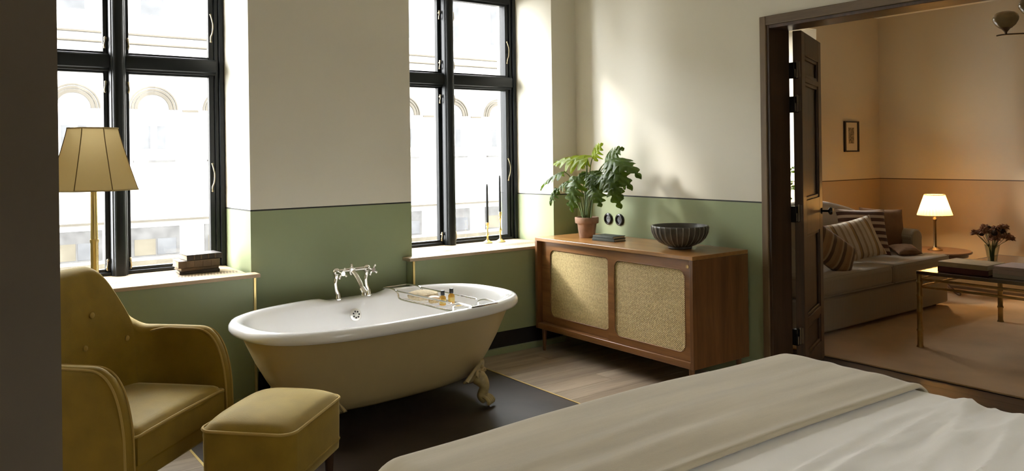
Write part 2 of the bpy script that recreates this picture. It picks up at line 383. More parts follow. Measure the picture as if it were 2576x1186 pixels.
# ------------------------------------------------------------------ the setting: walls, floors, ceilings
ZC = 3.05; YW = 4.90; YO = 5.60; YF = 5.32; XR = 4.27; XR2 = 4.46; X2 = 9.0
def window_wall(name, x0, x1, ops, mat, label):
    """wall along X with splayed openings: (inner left, inner right, z0, z1, frame left, frame right)"""
    b = MB(); Q = lambda *p: b.add(p, [tuple(range(len(p)))])
    xs = [x0]+[v for o in ops for v in o[:2]]+[x1]
    for i in range(0, len(xs), 2):
        Q((xs[i], YW, 0), (xs[i+1], YW, 0), (xs[i+1], YW, ZC), (xs[i], YW, ZC))
    for a, c, za, zb, fa, fc in ops:
        Q((a, YW, 0), (c, YW, 0), (c, YW, za), (a, YW, za)); Q((a, YW, zb), (c, YW, zb), (c, YW, ZC), (a, YW, ZC))
        i = [(a, YW), (c, YW)]; m = [(fa, YF), (fc, YF)]; o = [(fa, YO), (fc, YO)]
        for p, q in ((i, m), (m, o)):
            Q((*p[0], zb), (*q[0], zb), (*q[0], za), (*p[0], za)); Q((*p[1], za), (*q[1], za), (*q[1], zb), (*p[1], zb))
            Q((*p[0], za), (*q[0], za), (*q[1], za), (*p[1], za)); Q((*p[0], zb), (*p[1], zb), (*q[1], zb), (*q[0], zb))
    xo = [x0]+[v for o in ops for v in o[4:6]]+[x1]
    for i in range(0, len(xo), 2):
        Q((xo[i+1], YO, 0), (xo[i], YO, 0), (xo[i], YO, ZC), (xo[i+1], YO, ZC))
    for a, c, za, zb, fa, fc in ops:
        Q((fc, YO, 0), (fa, YO, 0), (fa, YO, za), (fc, YO, za)); Q((fc, YO, zb), (fa, YO, zb), (fa, YO, ZC), (fc, YO, ZC))
    Q((x0, YW, 0), (x0, YW, ZC), (x0, YO, ZC), (x0, YO, 0)); Q((x1, YW, 0), (x1, YO, 0), (x1, YO, ZC), (x1, YW, ZC))
    Q((x0, YW, ZC), (x1, YW, ZC), (x1, YO, ZC), (x0, YO, ZC)); Q((x0, YW, 0), (x0, YO, 0), (x1, YO, 0), (x1, YW, 0))
    return tag(b.build(name, mat, smooth=False), label, 'wall', kind='structure')
W0 = (-2.60, -1.28, .765, 2.82, -2.60, -1.30); W1 = (.262, 1.582, .765, 2.82, .262, 1.559); W2 = (2.717, 4.016, .765, 2.82, 2.64, 3.975); W3 = (6.43, 7.73, .765, 2.82, 6.43, 7.70)
window_wall('wall_back', -3.2, XR+.10, [W0, W1, W2], 'wall', 'cream and green painted wall between and around the tall windows')
window_wall('wall_parlour_back', XR+.10, X2+.2, [W3], 'wall2', 'peach painted window wall behind the sofa')

DY0, DY1, DZ = 1.30, 3.05, 2.30           # doorway
def struct(name, bxs, mat, label, cat, bevel=0):
    b = MB(); [b.box(*q) for q in bxs]
    return tag(b.build(name, mat, smooth=False, bevel=bevel), label, cat, kind='structure')
MID = (XR+XR2)/2
struct('wall_right', [(XR, MID, DY1, YW, 0, ZC), (XR, MID, DY0, DY1, DZ, ZC), (XR, MID, -1.3, DY0, 0, ZC)], 'wall', 'cream over green wall with the doorway beside the sideboard', 'wall')
struct('wall_parlour_left', [(MID, XR2, DY1, YW, 0, ZC), (MID, XR2, DY0, DY1, DZ, ZC), (MID, XR2, -1.3, DY0, 0, ZC)], 'wall2', 'peach side of the doorway wall in the sitting room', 'wall')
struct('wall_parlour_right', [(X2, X2+.2, -1.3, YW, 0, ZC)], 'wall2', 'far peach and clay coloured wall behind the glowing lamp', 'wall')
struct('wall_left', [(-3.2, -3.0, -1.3, YW, 0, ZC)], 'wall', 'cream and green left wall of the bedroom', 'wall')
REAR = lambda p: (p[0], 3.6-p[1], p[2])      # courtyard side: the window wall mirrored to y = -1.3
W4 = (1.55, 2.65, .765, 2.82, 1.55, 2.65)  # opening for the added rear window
XF[0] = REAR
window_wall('wall_rear', -3.2, XR+.10, [W4], 'wall', 'cream and green courtyard wall behind the bed head')
XF[0] = None
struct('wall_parlour_rear', [(XR2, X2+.2, -1.5, -1.3, 0, ZC)], 'wall2', 'peach rear wall of the sitting room', 'wall')
struct('wall_partition', [(-3.0, .1675, 1.5, 1.62, 0, ZC)], 'taupe', 'dark taupe partition wall at the left edge of the picture', 'wall')
struct('ceiling', [(-3.2, XR2, -2.0, YO, ZC, ZC+.15)], 'ceil', 'off white bedroom ceiling', 'ceiling')
struct('ceiling_parlour', [(XR2, X2+.2, -1.5, YO, ZC, ZC+.15)], 'ceil', 'off white sitting room ceiling', 'ceiling')

# floor: pale oak planks as single pieces around a dark inlay edged in brass
fl = struct('floor', [(-3.2, XR2+.8, -2.0, YO, -.12, -.022)], 'black', 'pale oak plank floor with a dark inlay under the bathtub', 'floor')
IX0, IX1, IY0 = 1.05, 3.10, 2.35
pl_w = .165; cache = {}
def plank_row(xa, xb, y, w_):
    x = xa; first = True
    while x < xb-.02:
        ln = random.choice((.9, 1.2, 1.5, 1.8)) if not first else random.choice((.5, .8, 1.1))
        first = False
        e = min(x+ln, xb)
        if xb-e < .3: e = xb
        b = MB().box(x+.001, e-.001, y+.001, y+w_-.001, -.022, 0)
        b.build('plank', 'plank', fl, smooth=False)
        x = e
y = -1.3
while y < 4.85:
    w_ = min(pl_w, 4.9-y)
    if y+w_ <= IY0+.01: plank_row(-3.0, XR, y, w_)
    else:
        plank_row(-3.0, IX0-.008, y, w_); plank_row(IX1+.008, XR, y, w_)
    y += pl_w
IYs = IY0-(IY0+1.3) % pl_w
box('dark_inlay', 'inlay', fl, (IX0, IX1, IYs, 4.9, -.022, -.001))
box('brass_strip', 'brass', fl, (IX1-.003, IX1+.009, IYs, 4.81, -.02, .002))
box('brass_strip', 'brass', fl, (IX0-.009, IX0+.003, IYs, 4.81, -.02, .002))
for k in range(6):
    x = XR+.02+k*.155
    box('threshold_board', 'oakdark', fl, (x+.001, x+.154, DY0 if x < XR2 else -1.3, DY1 if x < XR2 else 4.8, -.022, 0), smooth=False)
struct('floor_parlour', [(XR2+.74, X2+.2, -1.5, YO, -.12, 0)], 'oakdark', 'dark oak floor of the sitting room under the rug', 'floor')
rug = MB().box(5.21, 8.75, -.6, 4.55, .0005, .013).build('rug', 'carpet', at=(7, 2, .0005), bevel=.004)
tag(rug, 'large plain camel coloured rug under the sofa and coffee table', 'rug')
struct('baseboard_back', [(1.62, 2.66, YW-.018, YW, 0, .165)], 'black', 'black baseboard on the pier behind the bathtub', 'baseboard', bevel=.003)
struct('baseboard_right', [(XR-.016, XR, DY1+.06, YW, 0, .15)], 'green', 'green baseboard behind the sideboard', 'baseboard', bevel=.003)
struct('baseboard_parlour', [(X2-.016, X2, -1.3, YW, 0, .14), (XR2, X2, YW-.016, YW, 0, .14)], 'wall2', 'painted baseboard of the sitting room', 'baseboard')

# ------------------------------------------------------------------ windows
def hook_small(b, x, y, z, sgn):
    b.tube([(x, y+.02, z), (x, y-.012, z)], .006, 8)
    b.tube(spline([(x, y-.014, z+.012), (x-sgn*.003, y-.020, z-.008), (x-sgn*.006, y-.017, z-.032), (x-sgn*.003, y-.012, z-.046)], 5), [.0065]*5+[.0045]*5+[.0055]*6, 8)
    b.ball((x, y-.016, z+.012), .009, 8, 6); b.ball((x-sgn*.003, y-.012, z-.047), .007, 8, 6)
def hook_long(b, x, y, z):
    b.tube(spline([(x, y-.006, z+.085), (x+.004, y-.018, z+.055), (x+.010, y-.02, z+.02), (x+.006, y-.02, z-.03), (x-.004, y-.018, z-.06), (x-.002, y-.008, z-.085)], 5), .0042, 8)
    for dz in (.09, -.09): b.ball((x, y-.004, z+dz), .007, 8, 6)
    b.tube([(x, y+.01, z+.088), (x, y-.008, z+.088)], .005, 6); b.tube([(x, y+.01, z-.088), (x, y-.008, z-.088)], .005, 6)
def window(n, cx, xl, xr, label, sillx):
    w_ = thing('window_%d' % n, label, 'window', XF[0]((cx, YF, .80)) if XF[0] else (cx, YF, .80), kind='structure')
    zb, zt = .790, 2.82
    f = MB()
    for x0, x1, x2 in ((xl, xl+.030, xl+.056), (xr, xr-.030, xr-.056)):
        f.box(min(x0, x1), max(x0, x1), YF, YO-.12, zb, zt); f.box(min(x1, x2), max(x1, x2), YF+.018, YO-.12, zb, zt)
    f.box(xl+.056, xr-.056, YF+.01, YO-.12, zb, .812); f.box(xl+.056, xr-.056, YF+.006, YO-.12, 2.765, zt)
    f.build('window_frame', 'frame', w_, bevel=.004)
    p = MB(); prof = [(-.046, .05), (-.046, -.015), (-.040, -.030), (-.036, -.032)]
    prof += [(-.036+.036*(1-math.cos(math.pi*k/8/2)) if False else -.034*math.cos(math.pi*k/8), -.034-.026*math.sin(math.pi*k/8)) for k in range(9)]
    prof += [(.036, -.032), (.040, -.030), (.046, -.015), (.046, .05)]
    p.prism([(cx+a, YF+c) for a, c in prof], 2, zb, zt)
    p.build('centre_post', 'frame', w_, angle=30)
    for a, c in ((xl+.054, cx-.045), (cx+.045, xr-.054)):
        t = MB(); t.prism([(YF+.05, 2.046), (YF+.0, 2.046), (YF-.004, 2.058), (YF-.022, 2.064), (YF-.022, 2.136), (YF-.012, 2.148), (YF+.05, 2.150)], 0, a, c)
        t.build('transom', 'frame', w_, bevel=.002)
    for side, a, c in (('l', xl+.056, cx-.044), ('r', cx+.044, xr-.056)):
        for z0, z1 in ((.806, 2.060), (2.14, 2.772)):
            ga, gc = (xl+.089, cx-.072) if side == 'l' else (cx+.072, xr-.089)
            g0, g1 = (.830, 2.034) if z0 < 1 else (2.166, 2.748)
            s = MB(); ya, yb = YF+.030, YF+.075
            s.box(a, ga, ya, yb, z0, z1); s.box(gc, c, ya, yb, z0, z1); s.box(ga, gc, ya, yb, z0, g0); s.box(ga, gc, ya, yb, g1, z1)
            so_ = s.build('casement', 'frame', w_, bevel=.003)
            box('pane', 'pane', so_, (ga-.004, gc+.004, YF+.055, YF+.059, g0-.004, g1+.004), smooth=False)
            sg = 1 if side == 'l' else -1
            hx = cx-.062*sg
            h = MB()
            for hz in ((.875, 1.965) if z0 < 1 else (2.235, 2.63)): hook_small(h, hx, ya-.004, hz, sg)
            hook_long(h, (xl+.074) if side == 'l' else (xr-.074), ya, 1.375 if z0 < 1 else 2.36)
            h.build('hook', 'hook', so_)
    # sill with a slotted grille
    x0, x1 = sillx
    s = MB(); s.prism([(4.79, .768), (YW, .768), (YW, .7905), (4.79, .7905)], 0, x0, x1)
    s.box(xl+.012, xr-.004, YW, YF+.09, .768, .7905)
    so_ = s.build('sill', 'sill', w_, bevel=.004)
    g = MB(); nx = int((x1-x0-.16)/.019)
    for r in range(3):
        for k in range(nx):
            x = x0+.09+k*.019+(r % 2)*.009
            g.box(x, x+.012, 4.955+r*.034, 4.955+r*.034+.020, .7902, .7910)
    tag(g.build('grille', 'hole' if False else 'bookbrown', so_, smooth=False), 'row of cut slots along the sill', kind='stuff')
    return w_
window(1, .913, W1[4]+.004, W1[5]-.004, 'tall black framed casement window behind the floor lamp', (.20, 1.605))
window(2, 3.292, W2[4]+.004, W2[5]-.004, 'tall black framed casement window behind the two candlesticks', (2.640, 4.06))
window(3, 7.065, W3[4]+.004, W3[5]-.004, 'sitting room window glimpsed behind the open door', (6.38, 7.78))

window(5, -1.95, W0[4]+.004, W0[5]-.004, 'unseen casement window added behind the taupe partition for more daylight', (-2.66, -1.22))  # out of view, added to bring more daylight in from the left
XF[0] = REAR
window(4, 2.10, W4[4]+.004, W4[5]-.004, 'narrow unseen window added behind the bed head for fill light', (1.48, 2.72))  # unseen window added so daylight fills the room from behind
XF[0] = None

def cover(x0, x1, bx, label, mat='green', slot=True):
    o = thing('radiator_cover', label, 'radiator cover', (x0, 4.81, 0))
    box('panel', mat, o, (x0+.004, x1-.004, 4.81, 4.895, .17 if slot else .046, .768), bevel=.002)
    if slot: box('recess', 'black', o, (x0+.004, x1-.004, 4.835, 4.895, .046, .17))
    box('plinth', mat, o, (x0+.004, x1-.004, 4.81, 4.895, .001, .046), bevel=.002)
    for x in bx: box('brass_edge', 'brass', o, (x-.002, x+.014, 4.804, 4.818, .046, .768), bevel=.002)
    return o
cover(.24, 1.582, (1.568,), 'green radiator cover panel under the sill behind the armchair', slot=False)
cover(-2.62, -1.26, (), 'green radiator cover under the window hidden by the partition', slot=False)
cover(2.668, 4.05, (2.674,), 'green radiator cover panel with a black slot between bathtub and sideboard')
cover(6.42, 7.74, (), 'clay coloured radiator cover under the sitting room window', 'wall2', False)

# ------------------------------------------------------------------ doorway and open door
dr = thing('door_1', 'dark oak door frame with one panelled leaf opened into the sitting room', 'door', (XR, DY1, 0), kind='structure')
dr['category'] = 'door'
cs = MB(); cs.box(XR-.022, XR+.001, DY1-.002, DY1+.044, .002, DZ+.056); box_ = cs.build('casing', 'oakcase', dr, bevel=.004)
box('casing', 'oakcase', dr, (XR-.022, XR+.001, DY0-.044, DY0+.002, .002, DZ+.056), bevel=.004)
hc = MB().box(XR-.022, XR+.001, DY0+.002, DY1-.002, DZ-.002, DZ+.056).build('casing', wood('oak_casing_flat', (.10, .062, .028), (.20, .132, .066), 1, .42, 5), dr, bevel=.004)
box('jamb', 'oakdoor', dr, (XR-.010, XR2+.012, DY1-.020, DY1+.0, .002, DZ), bevel=.003)
box('jamb', 'oakdoor', dr, (XR-.010, XR2+.012, DY0, DY0+.020, .002, DZ), bevel=.003)
box('jamb', 'oakdoor', dr, (XR-.010, XR2+.012, DY0+.02, DY1-.02, DZ-.022, DZ), bevel=.003)
for q in ((XR2, XR2+.02, DY1, DY1+.05, .002, DZ+.05), (XR2, XR2+.02, DY0-.05, DY0, .002, DZ+.05), (XR2, XR2+.02, DY0, DY1, DZ, DZ+.05)):
    box('inner_casing', 'oakdoor', dr, q, bevel=.003)
def leaf_door():
    # leaf local frame: x along the leaf from the hinge, y into its thickness, z up
    ang = R(22.7); W_, T_, H_ = .70, .055, 2.272
    tf = lambda p: (4.520+p[0]*math.cos(ang)-p[1]*math.sin(ang), 2.972+p[0]*math.sin(ang)+p[1]*math.cos(ang), p[2]+.008)
    def part(bxs, name, mat, parent, bevel=.003, raw=None):
        b = MB()
        for q in bxs: b.box(*q)
        if raw: raw(b)
        b.v = [tf(v) for v in b.v]
        return b.build(name, mat, parent, bevel=bevel)
    st = .115; zs = [(.14, .335), (.39, .935), (1.165, 1.945), (1.98, 2.12)]
    bx = [(0, st, 0, T_, 0, H_), (W_-st, W_, 0, T_, 0, H_)]
    rails = [(0, zs[0][0])]+[(zs[i][1], zs[i+1][0]) for i in range(3)]+[(zs[3][1], H_)]
    bx += [(st, W_-st, 0, T_, a, c) for a, c in rails]
    leaf = part(bx, 'leaf', 'oakdoor', dr)
    for a, c in zs:
        part([(st-.002, W_-st+.002, .020, T_-.020, a-.002, c+.002)], 'panel', 'oakdoor', leaf, 0)
        part([(st, st+.022, .006, .020, a, c), (W_-st-.022, W_-st, .006, .020, a, c), (st+.022, W_-st-.022, .006, .020, a, a+.022), (st+.022, W_-st-.022, .006, .020, c-.022, c)], 'moulding', 'oakdoor', leaf, .004)
    def knob(b):
        b.lathe([(.022, .0), (.022, -.006), (.008, -.010), (.008, -.045), (.014, -.048), (.026, -.056), (.028, -.066), (.022, -.078), (.004, -.081)], (W_-.055, 0, 1.06), 16, ax=1)
        b.v = [(v[0], v[1], v[2]) for v in b.v]
    part([], 'door_knob', 'bakelite', leaf, 0, knob)
    for hz in (2.02, 1.80, 1.09, .295):
        def hg(b, hz=hz):
            b.tube([(-.012, .030, hz-.055), (-.012, .030, hz+.055)], .009, 8)
            b.box(-.030, -.010, .020, .026, hz-.05, hz+.05); b.box(-.004, .001, .010, .045, hz-.05, hz+.05)
            b.box(-.046, -.016, .030, .036, hz-.05, hz+.0)
        h_o = part([], 'hinge', 'silver', leaf, 0, hg)
        box('hinge_plate', 'bakelite', h_o, (4.464, 4.522, 2.992, 3.029, hz-.052, hz+.052), bevel=.002)
leaf_door()

# ------------------------------------------------------------------ bathtub
TC = Vector((2.146, 4.213)); TA, TB, TT, TN = .885, .492, .0955, 2.8
def tub_pt(a, b, th, z, xoff=0):
    c, s = math.cos(th), math.sin(th)
    x = a*math.copysign(abs(c)**(2/TN), c)+xoff; y = b*math.copysign(abs(s)**(2/TN), s)
    return (TC.x+x*math.cos(TT)-y*math.sin(TT), TC.y+x*math.sin(TT)+y*math.cos(TT), z)
tub = thing('bathtub', 'freestanding roll top bathtub, khaki outside and white inside, on claw feet', 'bathtub', (TC.x, TC.y, 0))
NT = 112
ths = [2*math.pi*i/NT for i in range(NT)]
def ledge(th):
    c, s = math.cos(th), math.sin(th)
    x = TA*math.copysign(abs(c)**(2/TN), c)
    return 0 if s < 0 else (1-sst(.205, .240, abs(x-.045)))
def off_ring(o, z, o2, z2):
    r = []
    for th in ths:
        k = ledge(th); oo = o*(1-k)+o2*k; zz = z*(1-k)+z2*k
        r.append(tub_pt(TA+oo, TB+oo, th, zz))
    return r
shell = MB()
out = [(.47, .17, .112), (.54, .215, .118), (.595, .255, .140), (.635, .285, .18), (.70, .335, .28), (.755, .375, .38), (.80, .410, .48), (.832, .440, .560), (.836, .444, .578)]
shell.rings([[tub_pt(a, b, th, z) for th in ths] for a, b, z in out], caps=(True, False))
tag(shell.build('outer_shell', 'tubpaint', tub, angle=60), 'khaki painted outside of the tub')
rim = MB()
prof = [((-.050, .572), (-.050, .578)), ((-.020, .556), (-.012, .576)), ((-.005, .561), (.010, .578)), ((.002, .577), (.016, .584)), ((.0, .598), (.016, .592)), ((-.012, .615), (.010, .597)), ((-.032, .622), (-.010, .598)),
        ((-.055, .616), (-.040, .598)), ((-.075, .600), (-.072, .596)), ((-.088, .575), (-.090, .580))]
rs = [off_ring(*a, *b) for a, b in prof]
for a, b, z in ((.765, .378, .50), (.735, .355, .42), (.690, .320, .32), (.63, .275, .235), (.55, .225, .185), (.42, .16, .165), (.2, .08, .16), (.02, .02, .158)):
    rs.append([tub_pt(a, b, th, z) for th in ths])
rim.rings(rs, caps=(False, True))
tag(rim.build('enamel_basin', 'enamel', tub, angle=60), 'white enamelled rim and basin')
ovp = Vector((2.104, 4.523, .515)); ov = MB()
def disc_tf(p, c, tilt=.30):
    # local disc plane faces -y, tilted back
    x, y, z = p; y2 = y*math.cos(tilt)+z*math.sin(tilt)*1; z2 = z*math.cos(tilt)-y*math.sin(tilt)
    ct, st = math.cos(TT), math.sin(TT)
    return (c.x+x*ct-y2*st, c.y+x*st+y2*ct, c.z+z2)
ov.lathe([(.040, .0), (.040, -.004), (.034, -.009), (.026, -.010), (.012, -.009), (.010, -.013), (.002, -.014)], (0, 0, 0), 24, ax=1)
ov.v = [disc_tf(v, ovp) for v in ov.v]; ovo = ov.build('overflow', 'satin', tub)
oh = MB()
for k in range(7):
    a = 2*math.pi*k/7
    oh.lathe([(.0055, -.009), (.0055, -.0108)], (.020*math.cos(a), 0, .020*math.sin(a)), 8, ax=1)
oh.v = [disc_tf(v, ovp) for v in oh.v]; oh.build('overflow_holes', 'hole', ovo)
def foot(sx, sy):
    # built in tub-local axes, outward direction o
    fx, fy = (.435 if sx > 0 else -.52), sy*(.300 if sx > 0 else .250)
    o = Vector((sx*(.42 if sx > 0 else .62), sy*.91)).normalized(); t = Vector((-o.y, o.x))
    def P(u, v, z):   # u outward, v tangential
        x = fx+o.x*u+t.x*v; y = fy+o.y*u+t.y*v
        return (TC.x+x*math.cos(TT)-y*math.sin(TT), TC.y+x*math.sin(TT)+y*math.cos(TT), z)
    f = MB()
    path = spline([(.012, 0, .172), (.046, 0, .150), (.066, 0, .115), (.058, 0, .080), (.058, 0, .055), (.082, 0, .036)], 5)
    rad = [r_*1.2 for r_ in (.034, .036, .038, .038, .037, .036, .034, .032, .030, .028, .0265, .0255, .025, .025, .0255, .026, .027, .028, .029, .030, .030, .030, .029, .028, .026, .022)]
    b = MB(); b.tube(path, rad[:len(path)], 12); b.v = [P(*v) for v in b.v]; f.add(b.v, b.f)
    for k, v in enumerate((-.030, -.0105, .0105, .030)):
        b = MB(); b.tube(spline([(.07, v*.8, .058), (.096, v, .050), (.112, v*1.08, .030), (.108, v*1.05, .018)], 4), [.012]*5+[.011]*4+[.009]*4, 8)
        b.v = [P(*q) for q in b.v]; f.add(b.v, b.f)
    fo = f.build('claw_foot', 'tubfoot', tub)
    pl = MB()
    # fan shaped bracket hugging the shell, with scrolls
    n = 8
    def br(i, j):
        v = (i-.5)*2; h = j
        wv = (.108 if sx > 0 else .09)*(1-h)**.8+.012
        z = .155+h*.115
        u = -.004+(.052)*(h)**.8*.9+.012
        return P(u-.02*v*v*(1-h), v*wv, z+.012*(1-abs(v))*(1-h)-.02*(1-v*v)*(1-h))
    pl.grid(br, 10, 8)
    po = pl.build('foot_bracket', 'tubfoot', fo, solid=.012)
    sc = MB()
    for s in (-1, 1):
        pth = []
        for k in range(22):
            a = k*.42; rr = .034*(1-k/26)
            pth.append(P(.044, s*(.032+rr*.85*math.cos(a)), .190+rr*.85*math.sin(a)))
        sc.tube(pth, .008, 6)
        sc.tube([P(.008, s*(.108 if sx > 0 else .09), .158), P(.022, s*.066, .196), P(.040, s*.035, .235), P(.054, s*.008, .270)], .0085, 6)
    sc.ball(P(.040, 0, .168), .020, 10, 8); sc.ball(P(.050, 0, .232), .013, 8, 6)
    sc.build('scrolls', 'tubfoot', fo)
    g = MB(); c = P(.088, 0, .0135); g.ball(c, .0135, 12, 8); g.build('glass_ball', 'ballglass', fo)
for sx in (-1, 1):
    for sy in (-1, 1): foot(sx, sy)
# mixer tap standing on the ledge
def tw(x, y, z): return (TC.x+x*math.cos(TT)-y*math.sin(TT), TC.y+x*math.sin(TT)+y*math.cos(TT), z)
tap = MB()
FX = (-.055, .165); FY = .452
for x in FX:
    tap.lathe([(.026, .597), (.026, .603), (.019, .608), (.016, .625), (.014, .64)], tw(x, FY, 0)[:2]+(0,), 16)
    tap.tube([tw(*p) for p in spline([(x, FY, .63), (x-.012, FY, .66), (x-.018, FY, .70), (x-.012, FY, .735), (x-.010, FY, .765)], 5)], [.0135]*6+[.0125]*10+[.0145]*5, 12)
    c = tw(x-.010, FY, .775); tap.ball(c, .026, 14, 10)
    tap.tube([tw(x-.010, FY+.02, .775), tw(x-.010, FY-.060, .772)], [.017, .012], 12)
tap.tube([tw(FX[0]-.010, FY, .777), tw(FX[1]-.010, FY, .777)], .0125, 12)
tap.lathe([(.020, .745), (.024, .755), (.024, .79), (.014, .797), (.009, .800), (.009, .808), (.013, .812), (.003, .818)], tw(.045, FY, 0)[:2]+(0,), 14)
to = tap.build('mixer_tap', 'chrome', tub)
for x in FX:
    h = MB(); cx_, cy_, cz_ = x-.010, FY-.074, .771
    h.tube([tw(cx_, FY-.058, cz_), tw(cx_, FY-.088, cz_)], [.013, .015], 12)
    for k in range(4):
        a = R(45)+k*math.pi/2+.2
        h.tube([tw(cx_, cy_, cz_), tw(cx_+.030*math.cos(a), cy_, cz_+.030*math.sin(a))], [.006, .0045], 8)
        h.ball(tw(cx_+.033*math.cos(a), cy_, cz_+.033*math.sin(a)), .0075, 8, 6)
    h.build('cross_handle', 'chrome', to)
sp = MB()
sp.tube([tw(*p) for p in spline([(.045, FY-.010, .765), (.05, FY-.055, .735), (.055, FY-.095, .690), (.058, FY-.115, .655)], 5)], [.016]*6+[.0145]*5+[.013]*5, 12)
sp.tube([tw(*p) for p in spline([(.058, FY-.105, .665), (.060, FY-.125, .645), (.060, FY-.13, .625)], 4)], [.020]*4+[.024]*5, 12)
sp.build('spout', 'chrome', to)

# wire rack across the tub, with toiletries
rk = thing('bath_rack', 'chrome wire bath rack laid across the tub', 'bath rack', tw(.36, 0, .626))
def rw(b, pts, r=.0056, n=6): b.tube([tw(*p) for p in spline(pts, 4)], r, n)
XA, XB = .285, .475; ZT, ZB = .632, .578
rr_ = MB()
for x in (XA, XB):
    rw(rr_, [(x, -.472, ZT-.004), (x, -.44, ZT), (x, -.36, ZT), (x, -.30, ZT-.02), (x, -.27, ZB), (x, 0, ZB), (x, .25, ZB), (x, .285, ZT-.02), (x, .33, ZT), (x, .42, ZT), (x, .462, ZT-.004)])
    rr_.tube([tw(x, -.28, ZT-.006), tw(x, .30, ZT-.006)], .0050, 6)
for y_ in (-.474, .464): rw(rr_, [(XA, y_, ZT-.004), (XA+.01, y_*1.008, ZT-.004), ((XA+XB)/2, y_*1.012, ZT-.004), (XB-.01, y_*1.008, ZT-.004), (XB, y_, ZT-.004)])
rr_.build('rails', 'chrome', rk)
wr = MB()
for k in range(13):
    y_ = -.26+k*.043
    wr.tube([tw(XA, y_, ZB), tw(XB, y_, ZB)], .0022, 5)
wr.build('cross_wires', 'chrome', rk)
def bottle(xy, label):
    o = thing('toiletry_bottle', label, 'bottle', tw(xy[0], xy[1], ZB+.0025), group='small amber toiletry bottles on the bath rack')
    x, y_, z = tw(xy[0], xy[1], ZB+.0025)
    MB().lathe([(.018, 0), (.0205, .003), (.0205, .046), (.017, .054), (.010, .060), (.010, .063)], (x, y_, z), 16).build('glass_body', 'amber', o)
    MB().lathe([(.0125, .062), (.013, .064), (.013, .088), (.011, .091), (.002, .092)], (x, y_, z), 14).build('cap', 'capb', o)
    MB().lathe([(.0209, .012), (.0209, .038)], (x, y_, z), 16, caps=(False, False)).build('paper_label', 'labelm', o)
bottle((.352, -.105), 'amber glass bottle with black cap on the bath rack, nearer the tap')
bottle((.435, -.085), 'amber glass bottle with black cap on the bath rack, farther from the tap')
sx_, sy_, sz_ = tw(.385, .150, ZB+.0062)
sp_ = MB().lathe([(.075, 0), (.094, .008), (.100, .022), (.094, .038), (.07, .046), (.002, .048)], (sx_, sy_, sz_), 32).build('bath_sponge', 'loofah', at=(sx_, sy_, sz_))
tag(sp_, 'round beige bath sponge lying on the wire rack', 'sponge')
bx_, by_, bz_ = tw(.365, .005, ZB+.003)
br_ = thing('bath_brush', 'small pale wooden bristle brush beside the amber bottles', 'brush', (bx_, by_, bz_))
MB().lathe([(.030, 0), (.033, .006), (.033, .018), (.030, .020)], (bx_, by_, bz_), 20).build('bristles', 'bristle', br_)
MB().lathe([(.030, .020), (.037, .024), (.037, .033), (.028, .039), (.002, .041)], (bx_, by_, bz_), 20).build('brush_back', 'brushwood', br_)
ox, oy, oz = tw(.40, -.20, ZB+.003)
so2 = MB().ball((ox, oy, oz+.011), .026, 16, 10, (1.25, .85, .42)).build('soap_bar', 'soap', at=(ox, oy, oz))
tag(so2, 'small yellow oval soap bar at the near end of the rack', 'soap')

# ------------------------------------------------------------------ sideboard
SX0, SX1, SY0, SY1, SZ0, SZ1 = 3.712, 4.252, 3.205, 4.762, .168, .863
sb = thing('sideboard', 'low teak sideboard with two sliding woven cane doors', 'sideboard', ((SX0+SX1)/2, (SY0+SY1)/2, 0))
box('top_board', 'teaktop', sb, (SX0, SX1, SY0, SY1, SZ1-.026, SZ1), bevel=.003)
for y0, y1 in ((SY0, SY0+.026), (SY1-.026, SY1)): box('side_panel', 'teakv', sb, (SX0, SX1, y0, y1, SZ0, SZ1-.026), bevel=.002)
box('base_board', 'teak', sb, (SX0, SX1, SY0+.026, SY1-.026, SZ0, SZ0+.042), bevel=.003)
box('back_panel', 'teak', sb, (SX1-.012, SX1, SY0+.026, SY1-.026, SZ0+.042, SZ1-.026))
def cane_door(x, y0, y1, z0, z1, fy0, fy1, fz0, fz1, rad, name='sliding_door'):
    n = 8; c = []
    for cx_, cz_, a0 in ((fy1-rad, fz1-rad, 0), (fy0+rad, fz1-rad, 90), (fy0+rad, fz0+rad, 180), (fy1-rad, fz0+rad, 270)):
        for k in range(n+1):
            a = R(a0+90*k/n); c.append((cx_+rad*math.cos(a), cz_+rad*math.sin(a)))
    outer = []
    for (yy, zz) in c:
        # project to the rectangle border
        dy = yy-(fy0+fy1)/2; dz = zz-(fz0+fz1)/2; m_ = 1e9
        for d, lo, hi in ((dy, y0-(fy0+fy1)/2, y1-(fy0+fy1)/2), (dz, z0-(fz0+fz1)/2, z1-(fz0+fz1)/2)):
            if d > 1e-6: m_ = min(m_, hi/d)
            elif d < -1e-6: m_ = min(m_, lo/d)
        outer.append(((fy0+fy1)/2+dy*m_, (fz0+fz1)/2+dz*m_))
    # add exact corners by snapping the nearest border point
    for (yy, zz) in ((y0, z0), (y0, z1), (y1, z0), (y1, z1)):
        i = min(range(len(outer)), key=lambda k: (outer[k][0]-yy)**2+(outer[k][1]-zz)**2); outer[i] = (yy, zz)
    t = .020; b = MB(); N_ = len(c)
    vs = [(x, *p) for p in outer]+[(x, *p) for p in c]+[(x+t, *p) for p in c]+[(x+t, *p) for p in outer]
    fs = []
    for i in range(N_):
        j = (i+1) % N_
        fs += [(i, N_+i, N_+j, j), (N_+i, 2*N_+i, 2*N_+j, N_+j), (2*N_+i, 3*N_+i, 3*N_+j, 2*N_+j), (3*N_+i, i, j, 3*N_+j)]
    b.add(vs, fs); d = b.build(name, 'teak', sb, smooth=False)
    # rounded bead around the cane and the cane itself
    MB().tube([(x+.002, *p) for p in c], .004, 6, closed=True).build('bead', 'teak', d)
    MB().prism(c, 0, x+.008, x+.013).build('cane_panel', 'cane', d, smooth=False)
    return d
